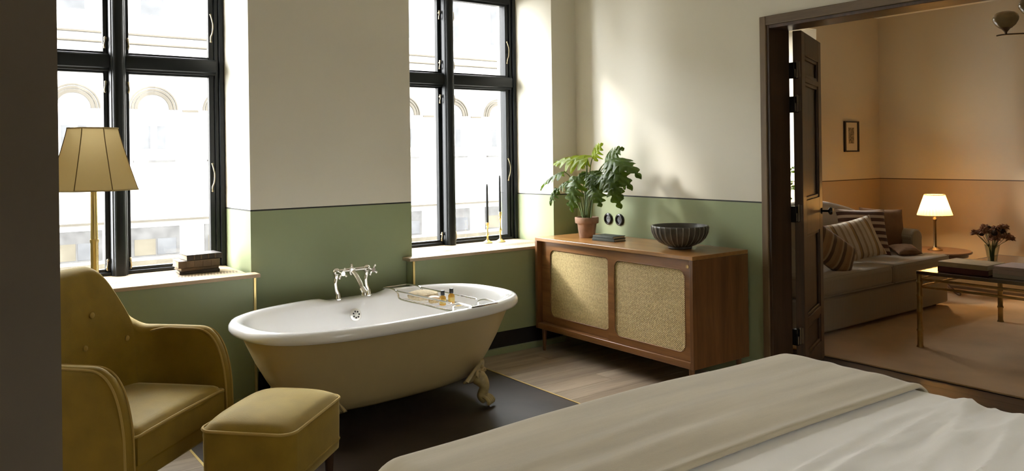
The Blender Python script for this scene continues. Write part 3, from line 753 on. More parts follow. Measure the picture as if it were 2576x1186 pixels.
cane_door(SX0+.048, 3.93, SY1-.026, .212, .835, 3.99, 4.640, .268, .775, .05)
d2 = cane_door(SX0+.020, SY0+.028, 3.975, .212, .835, 3.285, 3.915, .255, .772, .055)
kb = MB(); kb.lathe([(.012, 0), (.012, .003), (.008, .003), (.007, .001)], (0, 0, 0), 16)
kb.v = [(SX0+.020-v[2], 3.262+v[0], .795+v[1]) for v in kb.v]; kb.build('finger_pull', 'brassold', d2)
for x in (SX0+.035, SX1-.05):
    for y_ in (SY0+.045, SY1-.06):
        MB().lathe([(.010, 0), (.013, .01), (.019, .165), (.019, SZ0)], (x, y_, .0), 14).build('leg', 'teakv', sb)

# bowl
bc = (3.985, 3.545, SZ1)
bw = thing('fluted_bowl', 'dark fluted ceramic bowl with pale ribs on the sideboard', 'bowl', bc)
NB = 120
def bowl_rings(prof, amp):
    rs = []
    for r, z, a in prof:
        ring = []; r *= .94
        for i in range(NB):
            th = 2*math.pi*i/NB
            rr = r*(1+amp*a*((1-abs(math.sin(th*15)))**2.2))
            ring.append((bc[0]+rr*math.cos(th), bc[1]+rr*math.sin(th), bc[2]+z))
        rs.append(ring)
    return rs
b = MB(); b.rings(bowl_rings([(.080, 0, 0), (.084, .006, 0), (.082, .014, 0), (.098, .022, .3), (.140, .042, .8), (.172, .072, 1), (.190, .108, 1), (.196, .140, .7), (.197, .150, 0), (.190, .153, 0), (.183, .146, 0), (.176, .105, 0), (.150, .06, 0), (.09, .028, 0), (.01, .022, 0)], .045), caps=(True, True))
b.build('bowl_body', 'bowl', bw, angle=70)
rb = MB()
for i in range(30):
    th = math.pi*(i+.0)/15
    pts = [(bc[0]+.94*r*math.cos(th), bc[1]+.94*r*math.sin(th), bc[2]+z) for r, z in ((.104, .024), (.146, .043), (.179, .073), (.1975, .108), (.2015, .140), (.199, .151))]
    rb.tube(pts, .0024, 5)
rb.build('pale_ribs', 'bowlin', bw)

# notebooks
def book(name, label, c, sx, sy, h, rz, cover_, group=None, cat='book', t=.003, spine=0):
    """c = centre of the underside; sx along local x (spine to fore-edge), sy along the spine"""
    o = thing(name, label, cat, c, rz, group, local=True)
    b = MB(); b.box(-sx/2, sx/2, -sy/2, sy/2, 0, t); b.box(-sx/2, sx/2, -sy/2, sy/2, h-t, h)
    b.box(-sx/2-.0015, -sx/2+t, -sy/2, sy/2, t*.5, h-t*.5)
    b.build('cover', cover_, o, bevel=.0012)
    MB().box(-sx/2+t, sx/2-.004, -sy/2+.004, sy/2-.004, t, h-t).build('pages', 'pages', o, smooth=False)
    if spine:
        for k in range(spine):
            yy = -sy/2+sy*(k+1)/(spine+1); MB().box(-sx/2-.0035, -sx/2, yy-.004, yy+.004, t, h-t).build('spine_band', 'bookbrown', o, bevel=.001)
    return o
book('notebook', 'dark green notebook lying lowest beside the plant pot', (3.965, 4.205, SZ1), .135, .205, .020, R(8), 'bookgreen')
book('notebook', 'dark green notebook on top of the other beside the plant pot', (3.970, 4.210, SZ1+.0202), .13, .20, .018, R(4), 'bookgreen')

# wall sockets
for k, (y_, z_) in enumerate(((4.530, .985), (4.404, .985))):
    o = thing('wall_socket', 'round black wall socket nearer the %s' % ('plant' if k == 0 else 'bowl'), 'socket', (XR, y_, z_), group='round black sockets above the sideboard')
    b = MB(); b.lathe([(.046, 0), (.0455, .008), (.040, .013), (.033, .014), (.030, .010), (.028, .003), (.003, .002)], (0, 0, 0), 28, caps=(True, True))
    b.v = [(XR-v[2], y_+v[0], z_+v[1]) for v in b.v]; b.build('cover_plate', 'bakelite', o)
    b = MB()
    for s in (-1, 1): b.lathe([(.0035, .002), (.0035, .0035)], (s*.0095, 0, 0), 8)
    b.v = [(XR-v[2], y_+v[0], z_+v[1]) for v in b.v]; b.build('pin_holes', 'hole', o)

# ------------------------------------------------------------------ potted plant on the sideboard
PX, PY = 3.988, 4.470
pt = thing('potted_plant', 'leafy green split-leaf plant in a weathered terracotta pot on the sideboard', 'plant', (PX, PY, SZ1))
MB().lathe([(.054, 0), (.058, .004), (.072, .100), (.074, .108), (.086, .110), (.089, .114), (.091, .150), (.088, .156), (.080, .156), (.077, .148), (.072, .130)], (PX, PY, SZ1), 32, caps=(True, False)).build('pot', 'terracotta', pt)
MB().lathe([(.076, .134), (.05, .140), (.004, .143)], (PX, PY, SZ1), 20, caps=(True, True)).build('soil', 'soil', pt)
def leaf_mesh(B, T, W, nh, lobes=4.5, bend=.12, fold=.25, deep=.6, seed=0):
    B = Vector(B); T = Vector(T); a = T-B; ln = a.length; a.normalize(); n = Vector(nh); n = (n-a*n.dot(a)).normalized(); sd = a.cross(n)
    N_ = 34; K = 4; b = MB(); rnd = random.Random(seed); ph = rnd.random()*.3
    def hw(s, side):
        env = ((1-s)**.62)*min(1, (s+.02)/.16)**.5
        l = (1-deep)+deep*abs(math.sin(math.pi*(s*lobes+.22+ph*.3+side*.07)))**.75
        return W*env*l
    vs = []
    for i in range(N_+1):
        s = i/N_
        for j in range(-K, K+1):
            t = j/K; w_ = hw(s, math.copysign(1, j) if j else 0)
            x = abs(t)*w_
            fwd = .30*x*(1-.2*s)-.10*W*abs(t)*(1 if s < .08 else 0)
            p = B+a*(ln*s+fwd)+sd*(math.copysign(x, t) if j else 0)+n*(bend*ln*4*s*(1-s)*.6-bend*ln*1.6*s*s+fold*x*.5-1.6*x*x/W*.45+.006*math.sin(s*23+t*5+seed))
            vs.append(tuple(p))
    m = 2*K+1
    fs = [(i*m+j, i*m+j+1, (i+1)*m+j+1, (i+1)*m+j) for i in range(N_) for j in range(2*K)]
    b.add(vs, fs)
    rib = MB(); rib.tube([B+a*ln*s+n*(bend*ln*4*s*(1-s)*.6-bend*ln*1.6*s*s-.0015) for s in [k/8 for k in range(9)]], [.0028*(1-k/9.5) for k in range(9)], 5)
    b.add(rib.v, rib.f)
    return b
CAMN = (-.55, -.55, .65)
LV = [((3.930, 4.388, 1.455), (3.880, 4.749, 1.448), .105, (-.55, -.15, .75), 'leafy', .06),
      ((3.970, 4.433, 1.461), (3.950, 4.500, 1.395), .060, (-.6, -.3, .6), 'leafy', .10),
      ((3.990, 4.400, 1.466), (3.990, 4.300, 1.578), .070, (-.75, -.2, .4), 'leafy', .05),
      ((3.990, 4.255, 1.430), (3.995, 4.103, 1.545), .085, (-.75, -.35, .5), 'leaf', .10),
      ((3.970, 4.200, 1.452), (3.920, 3.854, 1.392), .100, (-.45, -.25, .85), 'leaf', .14),
      ((3.950, 4.190, 1.417), (3.880, 3.896, 1.300), .090, (-.5, -.35, .75), 'leaf', .14),
      ((3.930, 4.150, 1.366), (3.860, 3.996, 1.137), .095, (-.75, -.45, .35), 'leaf', .14),
      ((3.900, 4.190, 1.346), (3.850, 3.961, 1.224), .080, (-.65, -.45, .55), 'leaf', .14),
      ((3.900, 4.621, 1.362), (3.840, 4.880, 1.252), .085, (-.35, .1, .9), 'leaf', .10),
      ((3.920, 4.744, 1.231), (3.880, 4.800, 1.101), .055, (-.75, .0, .5), 'leaf', .10),
      ((3.860, 4.430, 1.331), (3.790, 4.440, 1.070), .095, (-.85, -.35, .25), 'leaf', .12),
      ((3.900, 4.263, 1.301), (3.840, 4.174, 1.134), .095, (-.8, -.4, .35), 'leaf', .14),
      ((4.020, 4.573, 1.350), (4.050, 4.450, 1.301), .070, (-.4, -.2, .85), 'leaf', .14),
      ((3.900, 4.199, 1.302), (3.930, 4.376, 1.377), .085, (-.6, -.4, .65), 'leaf', .08),
      ((3.850, 4.508, 1.287), (3.810, 4.633, 1.227), .065, (-.5, -.1, .8), 'leaf', .12),
      ((3.90, 4.33, 1.34), (3.84, 4.22, 1.25), .075, (-.7, -.3, .6), 'leaf', .14),
      ((4.06, 4.47, 1.36), (4.13, 4.62, 1.32), .085, (-.2, .2, .9), 'leaf', .14),
      ((4.05, 4.30, 1.33), (4.13, 4.18, 1.26), .085, (-.2, -.2, .9), 'leaf', .14)]
for i, (B_, T_, W_, nh, mt, bd) in enumerate(LV):
    rx = PX+(B_[0]-PX)*.22+random.uniform(-.012, .012); ry = PY+(B_[1]-PY)*.12+random.uniform(-.015, .015)
    st = MB()
    st.tube(spline([(rx, ry, SZ1+.14), (rx*.75+B_[0]*.25, ry*.8+B_[1]*.2, SZ1+.14+(B_[2]-SZ1-.14)*.5), (rx*.3+B_[0]*.7, ry*.35+B_[1]*.65, SZ1+.14+(B_[2]-SZ1-.14)*.88), B_], 5), [.0055-.0025*k/15 for k in range(16)], 6)
    s_o = st.build('stem', 'stem', pt)
    leaf_mesh(B_, T_, W_*1.28, nh, 5.5 if W_ > .07 else 4.5, bd, .25, .80, i).build('leaf', mt, s_o, angle=70)

# ------------------------------------------------------------------ candlesticks on the sill
def candlestick(x, y, hb, ht, label, clabel):
    z = .7912
    o = thing('candlestick', label, 'candlestick', (x, y, z), group='brass candlesticks on the window sill')
    h = hb-z
    MB().lathe([(.040, 0), (.042, .004), (.038, .009), (.022, .016), (.015, .022)], (x, y, z), 24).build('base', 'brass', o)
    pr = [(.013, .020), (.0075, .03), (.0065, h*.30), (.010, h*.36), (.014, h*.40), (.010, h*.44), (.006, h*.50), (.0055, h*.70), (.009, h*.76), (.012, h*.79), (.008, h*.82), (.010, h*.86), (.013, h*.92), (.0135, h*.985), (.011, h)]
    MB().lathe(pr, (x, y, z), 18).build('stem', 'brass', o)
    c = MB().lathe([(.0098, hb-.002), (.0105, hb+.01), (.0088, ht-.03), (.006, ht-.006), (.002, ht)], (x, y, 0), 14).build('candle', 'candle', at=(x, y, hb-.002))
    MB().tube([(x, y, ht-.001), (x+.001, y, ht+.010)], .0011, 5).build('wick', 'hole', c)
    tag(c, clabel, 'candle', 'dark grey candles in the brass candlesticks')
candlestick(3.584, 5.215, .956, 1.267, 'shorter brass candlestick on the sill, nearer the centre post', 'dark grey taper candle in the shorter brass candlestick')
candlestick(3.707, 5.210, 1.036, 1.334, 'taller brass candlestick on the sill, nearer the window jamb', 'dark grey taper candle in the taller brass candlestick')

# old books on the first sill
zz = .7912
for h, sy, sx, dx, rz, cv, lab in ((.020, .235, .165, .000, 86, 'bookblack', 'thin dark old book at the bottom of the stack on the sill'),
                                   (.018, .225, .16, -.006, 92, 'bookbrown', 'thin brown old book second from the bottom on the sill'),
                                   (.044, .245, .17, -.008, 89, 'bookbrown', 'thick brown leather book with banded spine in the sill stack'),
                                   (.034, .215, .15, .020, 94, 'bookblack', 'dark old book on top of the stack on the sill')):
    book('old_book', lab, (1.325+dx, 5.145, zz), sx, sy, h, R(rz), cv, 'old books stacked on the window sill', spine=4 if h > .03 else 0)
    zz += h+.0003

# ------------------------------------------------------------------ armchair
CRZ = math.atan2(.69, .724)
ac = thing('armchair', 'mustard velvet armchair with high buttoned back beside the window', 'armchair', (.86, 3.57, 0), CRZ, local=True)
def chair_path():
    pts = [(-.365, .0), (-.368, .10), (-.371, .22), (-.371, .33), (-.362, .41), (-.328, .475), (-.24, .512), (-.12, .530), (0, .535), (.12, .530), (.24, .512), (.328, .475), (.362, .41), (.371, .33), (.371, .22), (.368, .10), (.365, .0)]
    return spline([(a, b_, 0) for a, b_ in pts], 6)
cp = chair_path(); arc = [0]
for i in range(1, len(cp)): arc.append(arc[-1]+(cp[i]-cp[i-1]).length)
def ch_h(p):
    x, y_ = p.x, p.y
    h = .70
    s_b = abs(x)+max(0, .535-y_)*.85 if y_ > .1 else 9    # rough arc length from the middle of the back
    h = .70+.31*(1-sst(.13, .47, s_b))
    if y_ < .17:
        k = max(0, 1-y_/.17); h = .27+(.70-.27)*(max(0, 1-k**2.7))**(1/2.7)
    return h
shellc = MB(); rs = []
ZB_ = .22
# extra stations near both arm fronts so the rounding is smooth
st_pts = []
for i, p in enumerate(cp):
    st_pts.append(p)
def near(n0, n1, sgn): return [Vector((sgn*.365, t, 0)) for t in (.0005, .003, .008, .016, .028, .045)]
head = [Vector((-.365, t, 0)) for t in (.0005, .003, .008, .016, .028, .045, .07)]
tail = [Vector((.365, t, 0)) for t in (.07, .045, .028, .016, .008, .003, .0005)]
stn = head+[p for p in cp if p.y > .085]+tail
for i, p in enumerate(stn):
    t = stn[min(i+1, len(stn)-1)]-stn[max(i-1, 0)]; t.normalize(); inn = Vector((t.y, -t.x, 0))
    if (Vector((0, .2, 0))-p).dot(inn) < 0: inn = -inn
    h = ch_h(p); backk = sst(.32, .50, p.y); th = .029+.033*backk
    ring = []
    lean = lambda z: backk*.06*max(0, (z-.40)/.6)
    def PT(n_, z): return (p.x+inn.x*n_, p.y+inn.y*n_+lean(z), z)
    zi = [ZB_, .30, .40, .50, .58]
    inner = [ZB_+(h-.035-ZB_)*k/6 for k in range(7)]
    for k, z in enumerate(inner): ring.append(PT(th+.012*backk*math.sin(math.pi*k/6), z))
    for k in range(1, 8):
        a = math.pi*k/8; ring.append(PT(th*math.cos(a), h-.035+.035*math.sin(a)))
    for k, z in enumerate(inner[::-1]): ring.append(PT(-th, z))
    rs.append(ring)
shellc.rings(rs, caps=(True, True), closed=True)
ash = shellc.build('back_and_arms', 'velvet', ac, angle=75)
for sgn in (-1, 1):
    for off in (.026, -.026):
        pp = MB(); pts = []
        for t in [.002, .002, .004, .008, .016, .03, .05, .08, .12, .17, .24, .32]:
            hh = ch_h(Vector((.9, t, 0)))
            pts.append((sgn*.3655+off*1.03, t-.001, min(hh-.010, hh)))
        pts = [(sgn*.3655+off*1.03, .0, .23)]+[(sgn*.3655+off*1.03, .0, .30)]+pts[2:]
        pts.append((pts[-1][0]*.985, .40, .672))
        pp.tube(spline(pts, 3), .0050, 6); pp.build('piping', 'piping', ash)
# seat cushion with crowned top, apron
def seat_top(u, v):
    x = (u-.5)*.635; y_ = -.004+v*.495
    e = min(1, (1-abs(2*u-1))/.16); e2 = min(1, v/.10)
    z = .405+.035*(1-(1-e)**2)**.5*(1-(1-e2)**2)**.5+.014*math.sin(math.pi*u)*math.sin(math.pi*min(1, v*1.1))
    return (x, y_, z)
sc_ = MB(); sc_.grid(seat_top, 24, 24)
sc_.box(-.317, .317, .0, .49, .300, .408)
seat = sc_.build('seat_cushion', 'velvet', ac, angle=60)
pp = MB(); pp.tube(spline([(-.318, .20, .408), (-.318, .05, .410), (-.313, .004, .412), (-.25, -.004, .417), (0, -.004, .420), (.25, -.004, .417), (.313, .004, .412), (.318, .05, .410), (.318, .2, .408)], 6), .006, 6)
pp.build('piping', 'piping', seat)
box('front_apron', 'velvet', ac, (-.325, .325, .004, .48, .225, .302), bevel=.012, seg=3)
for bx_, bz_ in ((.07, .80), (-.16, .80), (.255, .655), (.01, .665), (-.235, .655)):
    b = MB(); yb = .535-.025*abs(bx_/.25)**2-.062-.012+.06*max(0, (bz_-.40)/.6)
    b.ball((bx_, yb-.002, bz_), .0135, 12, 8, (1, .55, 1)); b.build('button', 'piping', ash)
for x, y_ in ((-.31, .05), (.31, .05), (-.26, .44), (.26, .44)):
    MB().lathe([(.013, 0), (.015, .01), (.024, .22), (.024, .228)], (x, y_, .0), 12).build('leg', 'legwood', ac)

# ------------------------------------------------------------------ ottoman
om = thing('ottoman', 'mustard velvet footstool with piped top in front of the armchair', 'ottoman', (1.158, 3.300, 0), CRZ, local=True)
def rrect(hx, hy, r, n=7, bulge=0):
    out = []
    for cx_, cy_, a0 in ((hx-r, hy-r, 0), (-hx+r, hy-r, 90), (-hx+r, -hy+r, 180), (hx-r, -hy+r, 270)):
        for k in range(n+1):
            a = R(a0+90*k/n); out.append((cx_+r*math.cos(a), cy_+r*math.sin(a)))
        # straight edges get a few points so they can bulge
    return out
def orings(lst):
    return [[(x, y_, z) for x, y_ in rrect(hx, hy, r)] for hx, hy, r, z in lst]
OX, OY = .262, .200
MB().rings(orings([(OX-.012, OY-.012, .05, .190), (OX-.004, OY-.004, .055, .196), (OX-.002, OY-.002, .055, .235), (OX, OY, .058, .33), (OX, OY, .058, .415)])).build('body', 'velvet', om, angle=60)
def otop(u, v):
    # square grid mapped on the rounded rectangle, crowned
    a, b_ = 2*u-1, 2*v-1
    x = a*OX*math.sqrt(max(0, 1-.10*b_*b_*abs(a))); y_ = b_*OY*math.sqrt(max(0, 1-.12*a*a*abs(b_)))
    k = (1-abs(a)**3.2)*(1-abs(b_)**3.2)
    return (x*.995, y_*.995, .420+.055*k**.55)
MB().grid(otop, 28, 24).build('cushion_top', 'velvet', om, angle=80)
MB().tube([(x, y_, .417) for x, y_ in rrect(OX+.001, OY+.001, .058)], .0062, 6, closed=True).build('piping', 'piping', om)
MB().tube([(x, y_, .236) for x, y_ in rrect(OX-.001, OY-.001, .056)], .0035, 6, closed=True).build('piping', 'velvet', om)
for x in (-1, 1):
    for y_ in (-1, 1):
        MB().lathe([(.011, 0), (.014, .01), (.024, .185), (.024, .192)], (x*(OX-.05), y_*(OY-.05), 0), 12).build('leg', 'legwood', om)

# ------------------------------------------------------------------ floor lamp
LX, LY = .650, 4.455
lp = thing('floor_lamp', 'brass floor lamp with faceted parchment shade behind the armchair', 'floor lamp', (LX, LY, 0))
MB().lathe([(.135, 0), (.138, .006), (.130, .018), (.05, .026), (.02, .05), (.016, .06)], (LX, LY, 0), 32).build('base', 'brassold', lp)
b = MB(); pr = []
z = .05
pr = [(.0195, .05), (.0195, .40), (.023, .405), (.023, .415), (.019, .42), (.019, .74), (.0225, .745), (.0225, .757), (.0185, .762), (.0180, 1.08), (.0205, 1.085), (.0205, 1.097), (.0170, 1.102), (.0145, 1.36), (.010, 1.44)]
b.lathe(pr, (LX, LY, 0), 16); b.build('pole', 'brass', lp, angle=30)
sh = MB(); ph = R(14); ZS0, ZS1, RS0, RS1 = 1.350, 1.660, .2165, .122
rs = []
for k in range(9):
    t = k/8; r_ = RS0+(RS1-RS0)*(1-(1-t)**1.12); z = ZS0+(ZS1-ZS0)*t
    rs.append([(LX+r_*math.cos(ph+math.pi/4*i), LY+r_*math.sin(ph+math.pi/4*i), z) for i in range(8)])
sh.rings(rs, caps=(False, False)); sho = sh.build('shade', 'shade', lp, angle=20)
for i in range(8):
    MB().tube([rs[k][i] for k in range(9)], .0022, 5).build('shade_seam', 'shadeseam', sho)
for ring in (rs[0], rs[-1]): MB().tube(ring, .0042, 6, closed=True).build('shade_binding', 'shadetrim', sho)
b = MB()
for i in range(4):
    a = ph+math.pi/2*i; b.tube([(LX, LY, 1.60), (LX+RS1*math.cos(a), LY+RS1*math.sin(a), 1.655)], .0022, 5)
b.tube([(LX, LY, 1.43), (LX, LY, 1.61)], .006, 8); b.ball((LX, LY, 1.50), .03, 12, 8, (1, 1, 1.2)); b.build('shade_carrier', 'shadetrim', sho)

# ------------------------------------------------------------------ bed
BX0, BX1, BYF, BYH, BZ = 1.0, 3.02, 2.105, -.15, .60
bed = thing('bed', 'double bed made up with white cotton bedding in the foreground', 'bed', ((BX0+BX1)/2, 1.0, 0))
box('bed_base', 'bedbase', bed, (BX0+.06, BX1-.06, BYH+.02, BYF-.06, .10, .34), bevel=.02)
for x in (BX0+.14, BX1-.14):
    for y_ in (BYH+.12, BYF-.14): MB().lathe([(.02, 0), (.03, .1)], (x, y_, 0), 12).build('leg', 'legwood', bed)
def drape(x0, x1, y0, y1, zt, r, drop, un, vn, wr, vlim=None, extra=0):
    """cloth unwrapped over a rounded box; un/vn grid counts; wr(x,y)->dz; vlim limits the covered strip in y"""
    hx, hy = (x1-x0)/2-r, (y1-y0)/2-r; cx_, cy_ = (x0+x1)/2, (y0+y1)/2
    L_ = r*math.pi/2+drop
    U0, U1 = -hx-L_, hx+L_
    V0, V1 = (-hy-L_, hy+L_) if vlim is None else (vlim-cy_, hy+L_)
    def fn(u, v):
        U = U0+(U1-U0)*u; V = V0+(V1-V0)*v
        eu = max(0, abs(U)-hx); ev = max(0, abs(V)-hy); e = math.hypot(eu, ev)
        px_ = max(-hx, min(hx, U)); py_ = max(-hy, min(hy, V))
        if e < 1e-9: o_, d_ = 0, 0; nx_ = ny_ = 0
        else:
            nx_, ny_ = math.copysign(eu, U)/e, math.copysign(ev, V)/e
            if e < r*math.pi/2: a = e/r; o_, d_ = r*math.sin(a), r*(1-math.cos(a))
            else: o_, d_ = r+extra*(e-r*math.pi/2), r+(e-r*math.pi/2)
        x = cx_+px_+nx_*o_; y_ = cy_+py_+ny_*o_
        dz = wr(cx_+U, cy_+V)
        k = max(0, 1-d_/r)
        return (x+nx_*dz*(1-k), y_+ny_*dz*(1-k), max(.03, zt-d_+dz*k))
    return MB().grid(fn, un, vn)
def wr_sheet(x, y_):
    # long creases fanning out from the throw
    d = 1.46-y_
    a = noise.noise(Vector((x*3.2+d*3.0, d*5.5-x*1.3, 1.3)))*.010
    q = x*.62+d*.78
    c1 = noise.noise(Vector((q*17, (x*.78-d*.62)*2.6, 4.1)))
    c2 = noise.noise(Vector(((x*.45+d*.9)*9, (x*.9-d*.45)*1.6, 9.7)))
    # long creases run beside the throw and fan out from its right end
    c3 = 1-abs(noise.noise(Vector((x*.75+2, d*8.0-(3.0-x)*.9*(.5+d), 21.7))))*2.3
    c4 = 1-abs(noise.noise(Vector((x*1.5+5, d*17-(3.0-x)*2.6*(.4+d), 31.7))))*2.5
    far = sst(.03, .22, d)
    return far*(a*.6+.003*c1+.004*max(0, c2)+.019*max(0, c3)**2+.009*max(0, c4)**2-.009)+.02*math.exp(-((x-2.0)/.9)**2)
sheet = drape(BX0+.01, BX1-.01, BYH, BYF-.01, BZ-.004, .085, .30, 190, 230, wr_sheet)
sheet.build('white_bedding', 'sheet', bed, angle=80)
def wr_throw(x, y_):
    a = noise.noise(Vector((x*1.1, y_*9, 2.2)))*.006+noise.noise(Vector((x*3, y_*4, 7.2)))*.0025
    g = .010*math.exp(-((y_-1.62)/.035)**2)*(.5+.5*noise.noise(Vector((x*2.0, 0, 3))))+.008*math.exp(-((y_-1.78-.05*(x-2))/.03)**2)*max(0, noise.noise(Vector((x*1.6, 5, 3)))+.4)
    ed = .010*math.exp(-((y_-1.475)/.022)**2)
    return a*sst(1.46, 1.60, y_)+g*sst(1.47, 1.58, y_)+.75*ed*sst(1.462, 1.472, y_)+.001+.011*sst(1.462, 1.60, y_)+.02*math.exp(-((x-2.0)/.9)**2)
th = drape(BX0-.004, BX1+.006, BYH, BYF+.006, BZ+.006, .092, .36, 180, 90, wr_throw, vlim=1.462)
tho = th.build('throw_blanket', 'throw', at=((BX0+BX1)/2, 1.8, BZ), angle=80, solid=.010)
tag(tho, 'taupe wool throw spread across the foot of the bed', 'blanket')

# ------------------------------------------------------------------ sitting room: sofa and cushions
sf = thing('sofa', 'taupe ticking sofa with rounded back and loose seat cushions', 'sofa', (6.6, 4.0, 0))
MB().box(5.46, 7.75, 3.565, 4.44, .045, .318).build('skirt', 'sofa', sf, bevel=.02, seg=3)
for x in (5.56, 7.66):
    for y_ in (3.66, 4.36): MB().lathe([(.022, .013), (.028, .045)], (x, y_, 0), 12).build('foot', 'legwood', sf)
def seat_c(x0, x1, tcut):
    b = MB(); b.box(x0, x1, 3.54, 4.26, .322, .500)
    o = b.build('seat_cushion', 'sofa', sf, bevel=.045, seg=4)
    t = MB(); t.tube([(x0+.01, 3.543, .338), (x1-.01, 3.543, .338)], .006, 6); t.tube([(x0+.012, 3.555, .484), (x1-.012, 3.555, .484)], .006, 6); t.build('welt', 'sofa', o)
seat_c(5.46, 6.716, 0); seat_c(6.722, 7.76, 1)
def arm(x0, x1):
    b = MB(); rs = []
    for k in range(9):
        t = k/8; y_ = 3.80+t*.62; h = .715+.02*math.sin(t*2)
        ring = [(x0, y_, .34), (x0, y_, h-.10)]+[((x0+x1)/2-(x1-x0)/2*1.12*math.cos(math.pi*j/10), y_, h-.10+.11*math.sin(math.pi*j/10)) for j in range(1, 10)]+[(x1, y_, h-.10), (x1, y_, .34)]
        rs.append(ring)
    b.rings(rs); b.build('arm', 'sofa', sf, bevel=.015, angle=50)
arm(5.47, 5.68); arm(7.55, 7.75)
b = MB(); rs = []
for k in range(25):
    t = k/24; x = 5.48+t*2.26; h = .76+.27*math.sin(math.pi*min(1, max(0, (t*.97+.03))))**.75
    rs.append([(x, 4.20, .36), (x, 4.235, h-.10), (x, 4.25, h-.045), (x, 4.28, h-.008), (x, 4.33, h), (x, 4.39, h-.012), (x, 4.43, h-.05), (x, 4.44, .36)])
b.rings(rs); b.build('backrest', 'sofa', sf, angle=50)
def pillow(name, label, mat, c, wx, wz, th, rz, rx, ry, group):
    b = MB()
    def f(sgn):
        def g(u, v):
            a, e = 2*u-1, 2*v-1
            k = max(0, (1-abs(a)**2.6))*max(0, (1-abs(e)**2.6))
            px_ = a*wx/2*(1-.07*(1-abs(e)**2)); pz_ = e*wz/2*(1-.07*(1-abs(a)**2))
            return (px_, sgn*th/2*k**.5+.004*noise.noise(Vector((a*3, e*3, sgn))), pz_)
        return g
    b.grid(f(-1), 22, 22); b.grid(f(1), 22, 22, True)
    o = b.build(name, mat, at=c, rot=(rx, ry, rz), angle=80)
    return tag(o, label, 'cushion', group)
G = 'cushions piled on the sofa'
FZ = R(-28)
pillow('cushion', 'plain brown linen cushion against the far arm of the sofa', 'cushbrown', (7.46, 4.04, .722), .46, .42, .17, FZ, R(-14), R(4), G)
pillow('cushion', 'brown and cream horizontally striped cushion behind the pale striped one', 'cushdark', (6.98, 3.97, .735), .50, .44, .13, FZ, R(-16), R(2), G)
pillow('cushion', 'cream cushion with upright tan stripes, foremost on the sofa', 'cushcream', (6.60, 3.83, .700), .45, .38, .15, R(-30), R(-24), R(-12), G)
pillow('cushion', 'ochre and dark striped cushion leaning low beside the door edge', 'cushdiag', (6.06, 3.72, .655), .46, .34, .15, R(-30), R(-30), R(35), G)
pillow('cushion', 'flat brown cushion lying low next to the far sofa arm', 'cushbrown', (7.40, 3.79, .552), .24, .18, .08, R(-30), R(-70), 0, G)

# side table with table lamp
TX, TY, TZ = 8.35, 3.965, .452
stb = thing('side_table', 'small round mahogany side table beyond the sofa arm', 'side table', (TX, TY, 0))
MB().lathe([(.325, TZ-.024), (.336, TZ-.018), (.338, TZ-.008), (.330, TZ)], (TX, TY, 0), 40).build('table_top', 'darkwood', stb)
MB().lathe([(.30, TZ-.055), (.30, TZ-.024)], (TX, TY, 0), 40).build('apron', 'darkwood', stb)
MB().lathe([(.030, .10), (.035, .14), (.022, .2), (.026, .30), (.04, TZ-.06), (.045, TZ-.054)], (TX, TY, 0), 18).build('column', 'darkwood', stb)
for k in range(3):
    a = 2*math.pi*k/3+.4
    MB().tube(spline([(TX, TY, .14), (TX+.10*math.cos(a), TY+.10*math.sin(a), .12), (TX+.22*math.cos(a), TY+.22*math.sin(a), .04), (TX+.26*math.cos(a), TY+.26*math.sin(a), .030)], 4), [.02]*6+[.016]*7, 8).build('leg', 'darkwood', stb)
tl = thing('table_lamp', 'lit brass table lamp with pleated cream shade', 'table lamp', (TX, TY, TZ))
MB().lathe([(.07, TZ), (.072, TZ+.006), (.055, TZ+.014), (.02, TZ+.03), (.014, TZ+.05), (.013, TZ+.30), (.018, TZ+.31), (.018, TZ+.325), (.011, TZ+.335), (.011, TZ+.375), (.017, TZ+.38), (.017, TZ+.42)], (TX, TY, 0), 18).build('stand', 'bronze', tl)
sh = MB(); n = 64; rs = []
for k in range(5):
    t = k/4; r_ = .162+(.092-.162)*t; z = .815+.212*t
    rs.append([(TX+(r_+(.006 if i % 2 else -.006))*math.cos(2*math.pi*i/n), TY+(r_+(.006 if i % 2 else -.006))*math.sin(2*math.pi*i/n), z) for i in range(n)])
sh.rings(rs, caps=(False, False)); tso = sh.build('pleated_shade', 'pleat', tl, smooth=False)
for r_, z in ((.163, .815), (.093, 1.027)): MB().tube([(TX+r_*math.cos(2*math.pi*i/40), TY+r_*math.sin(2*math.pi*i/40), z) for i in range(40)], .0045, 6, closed=True).build('shade_binding', 'shadetrim', tso)
MB().ball((TX, TY, .915), .028, 14, 10, (1, 1, 1.25)).build('bulb', 'bulb', tl)

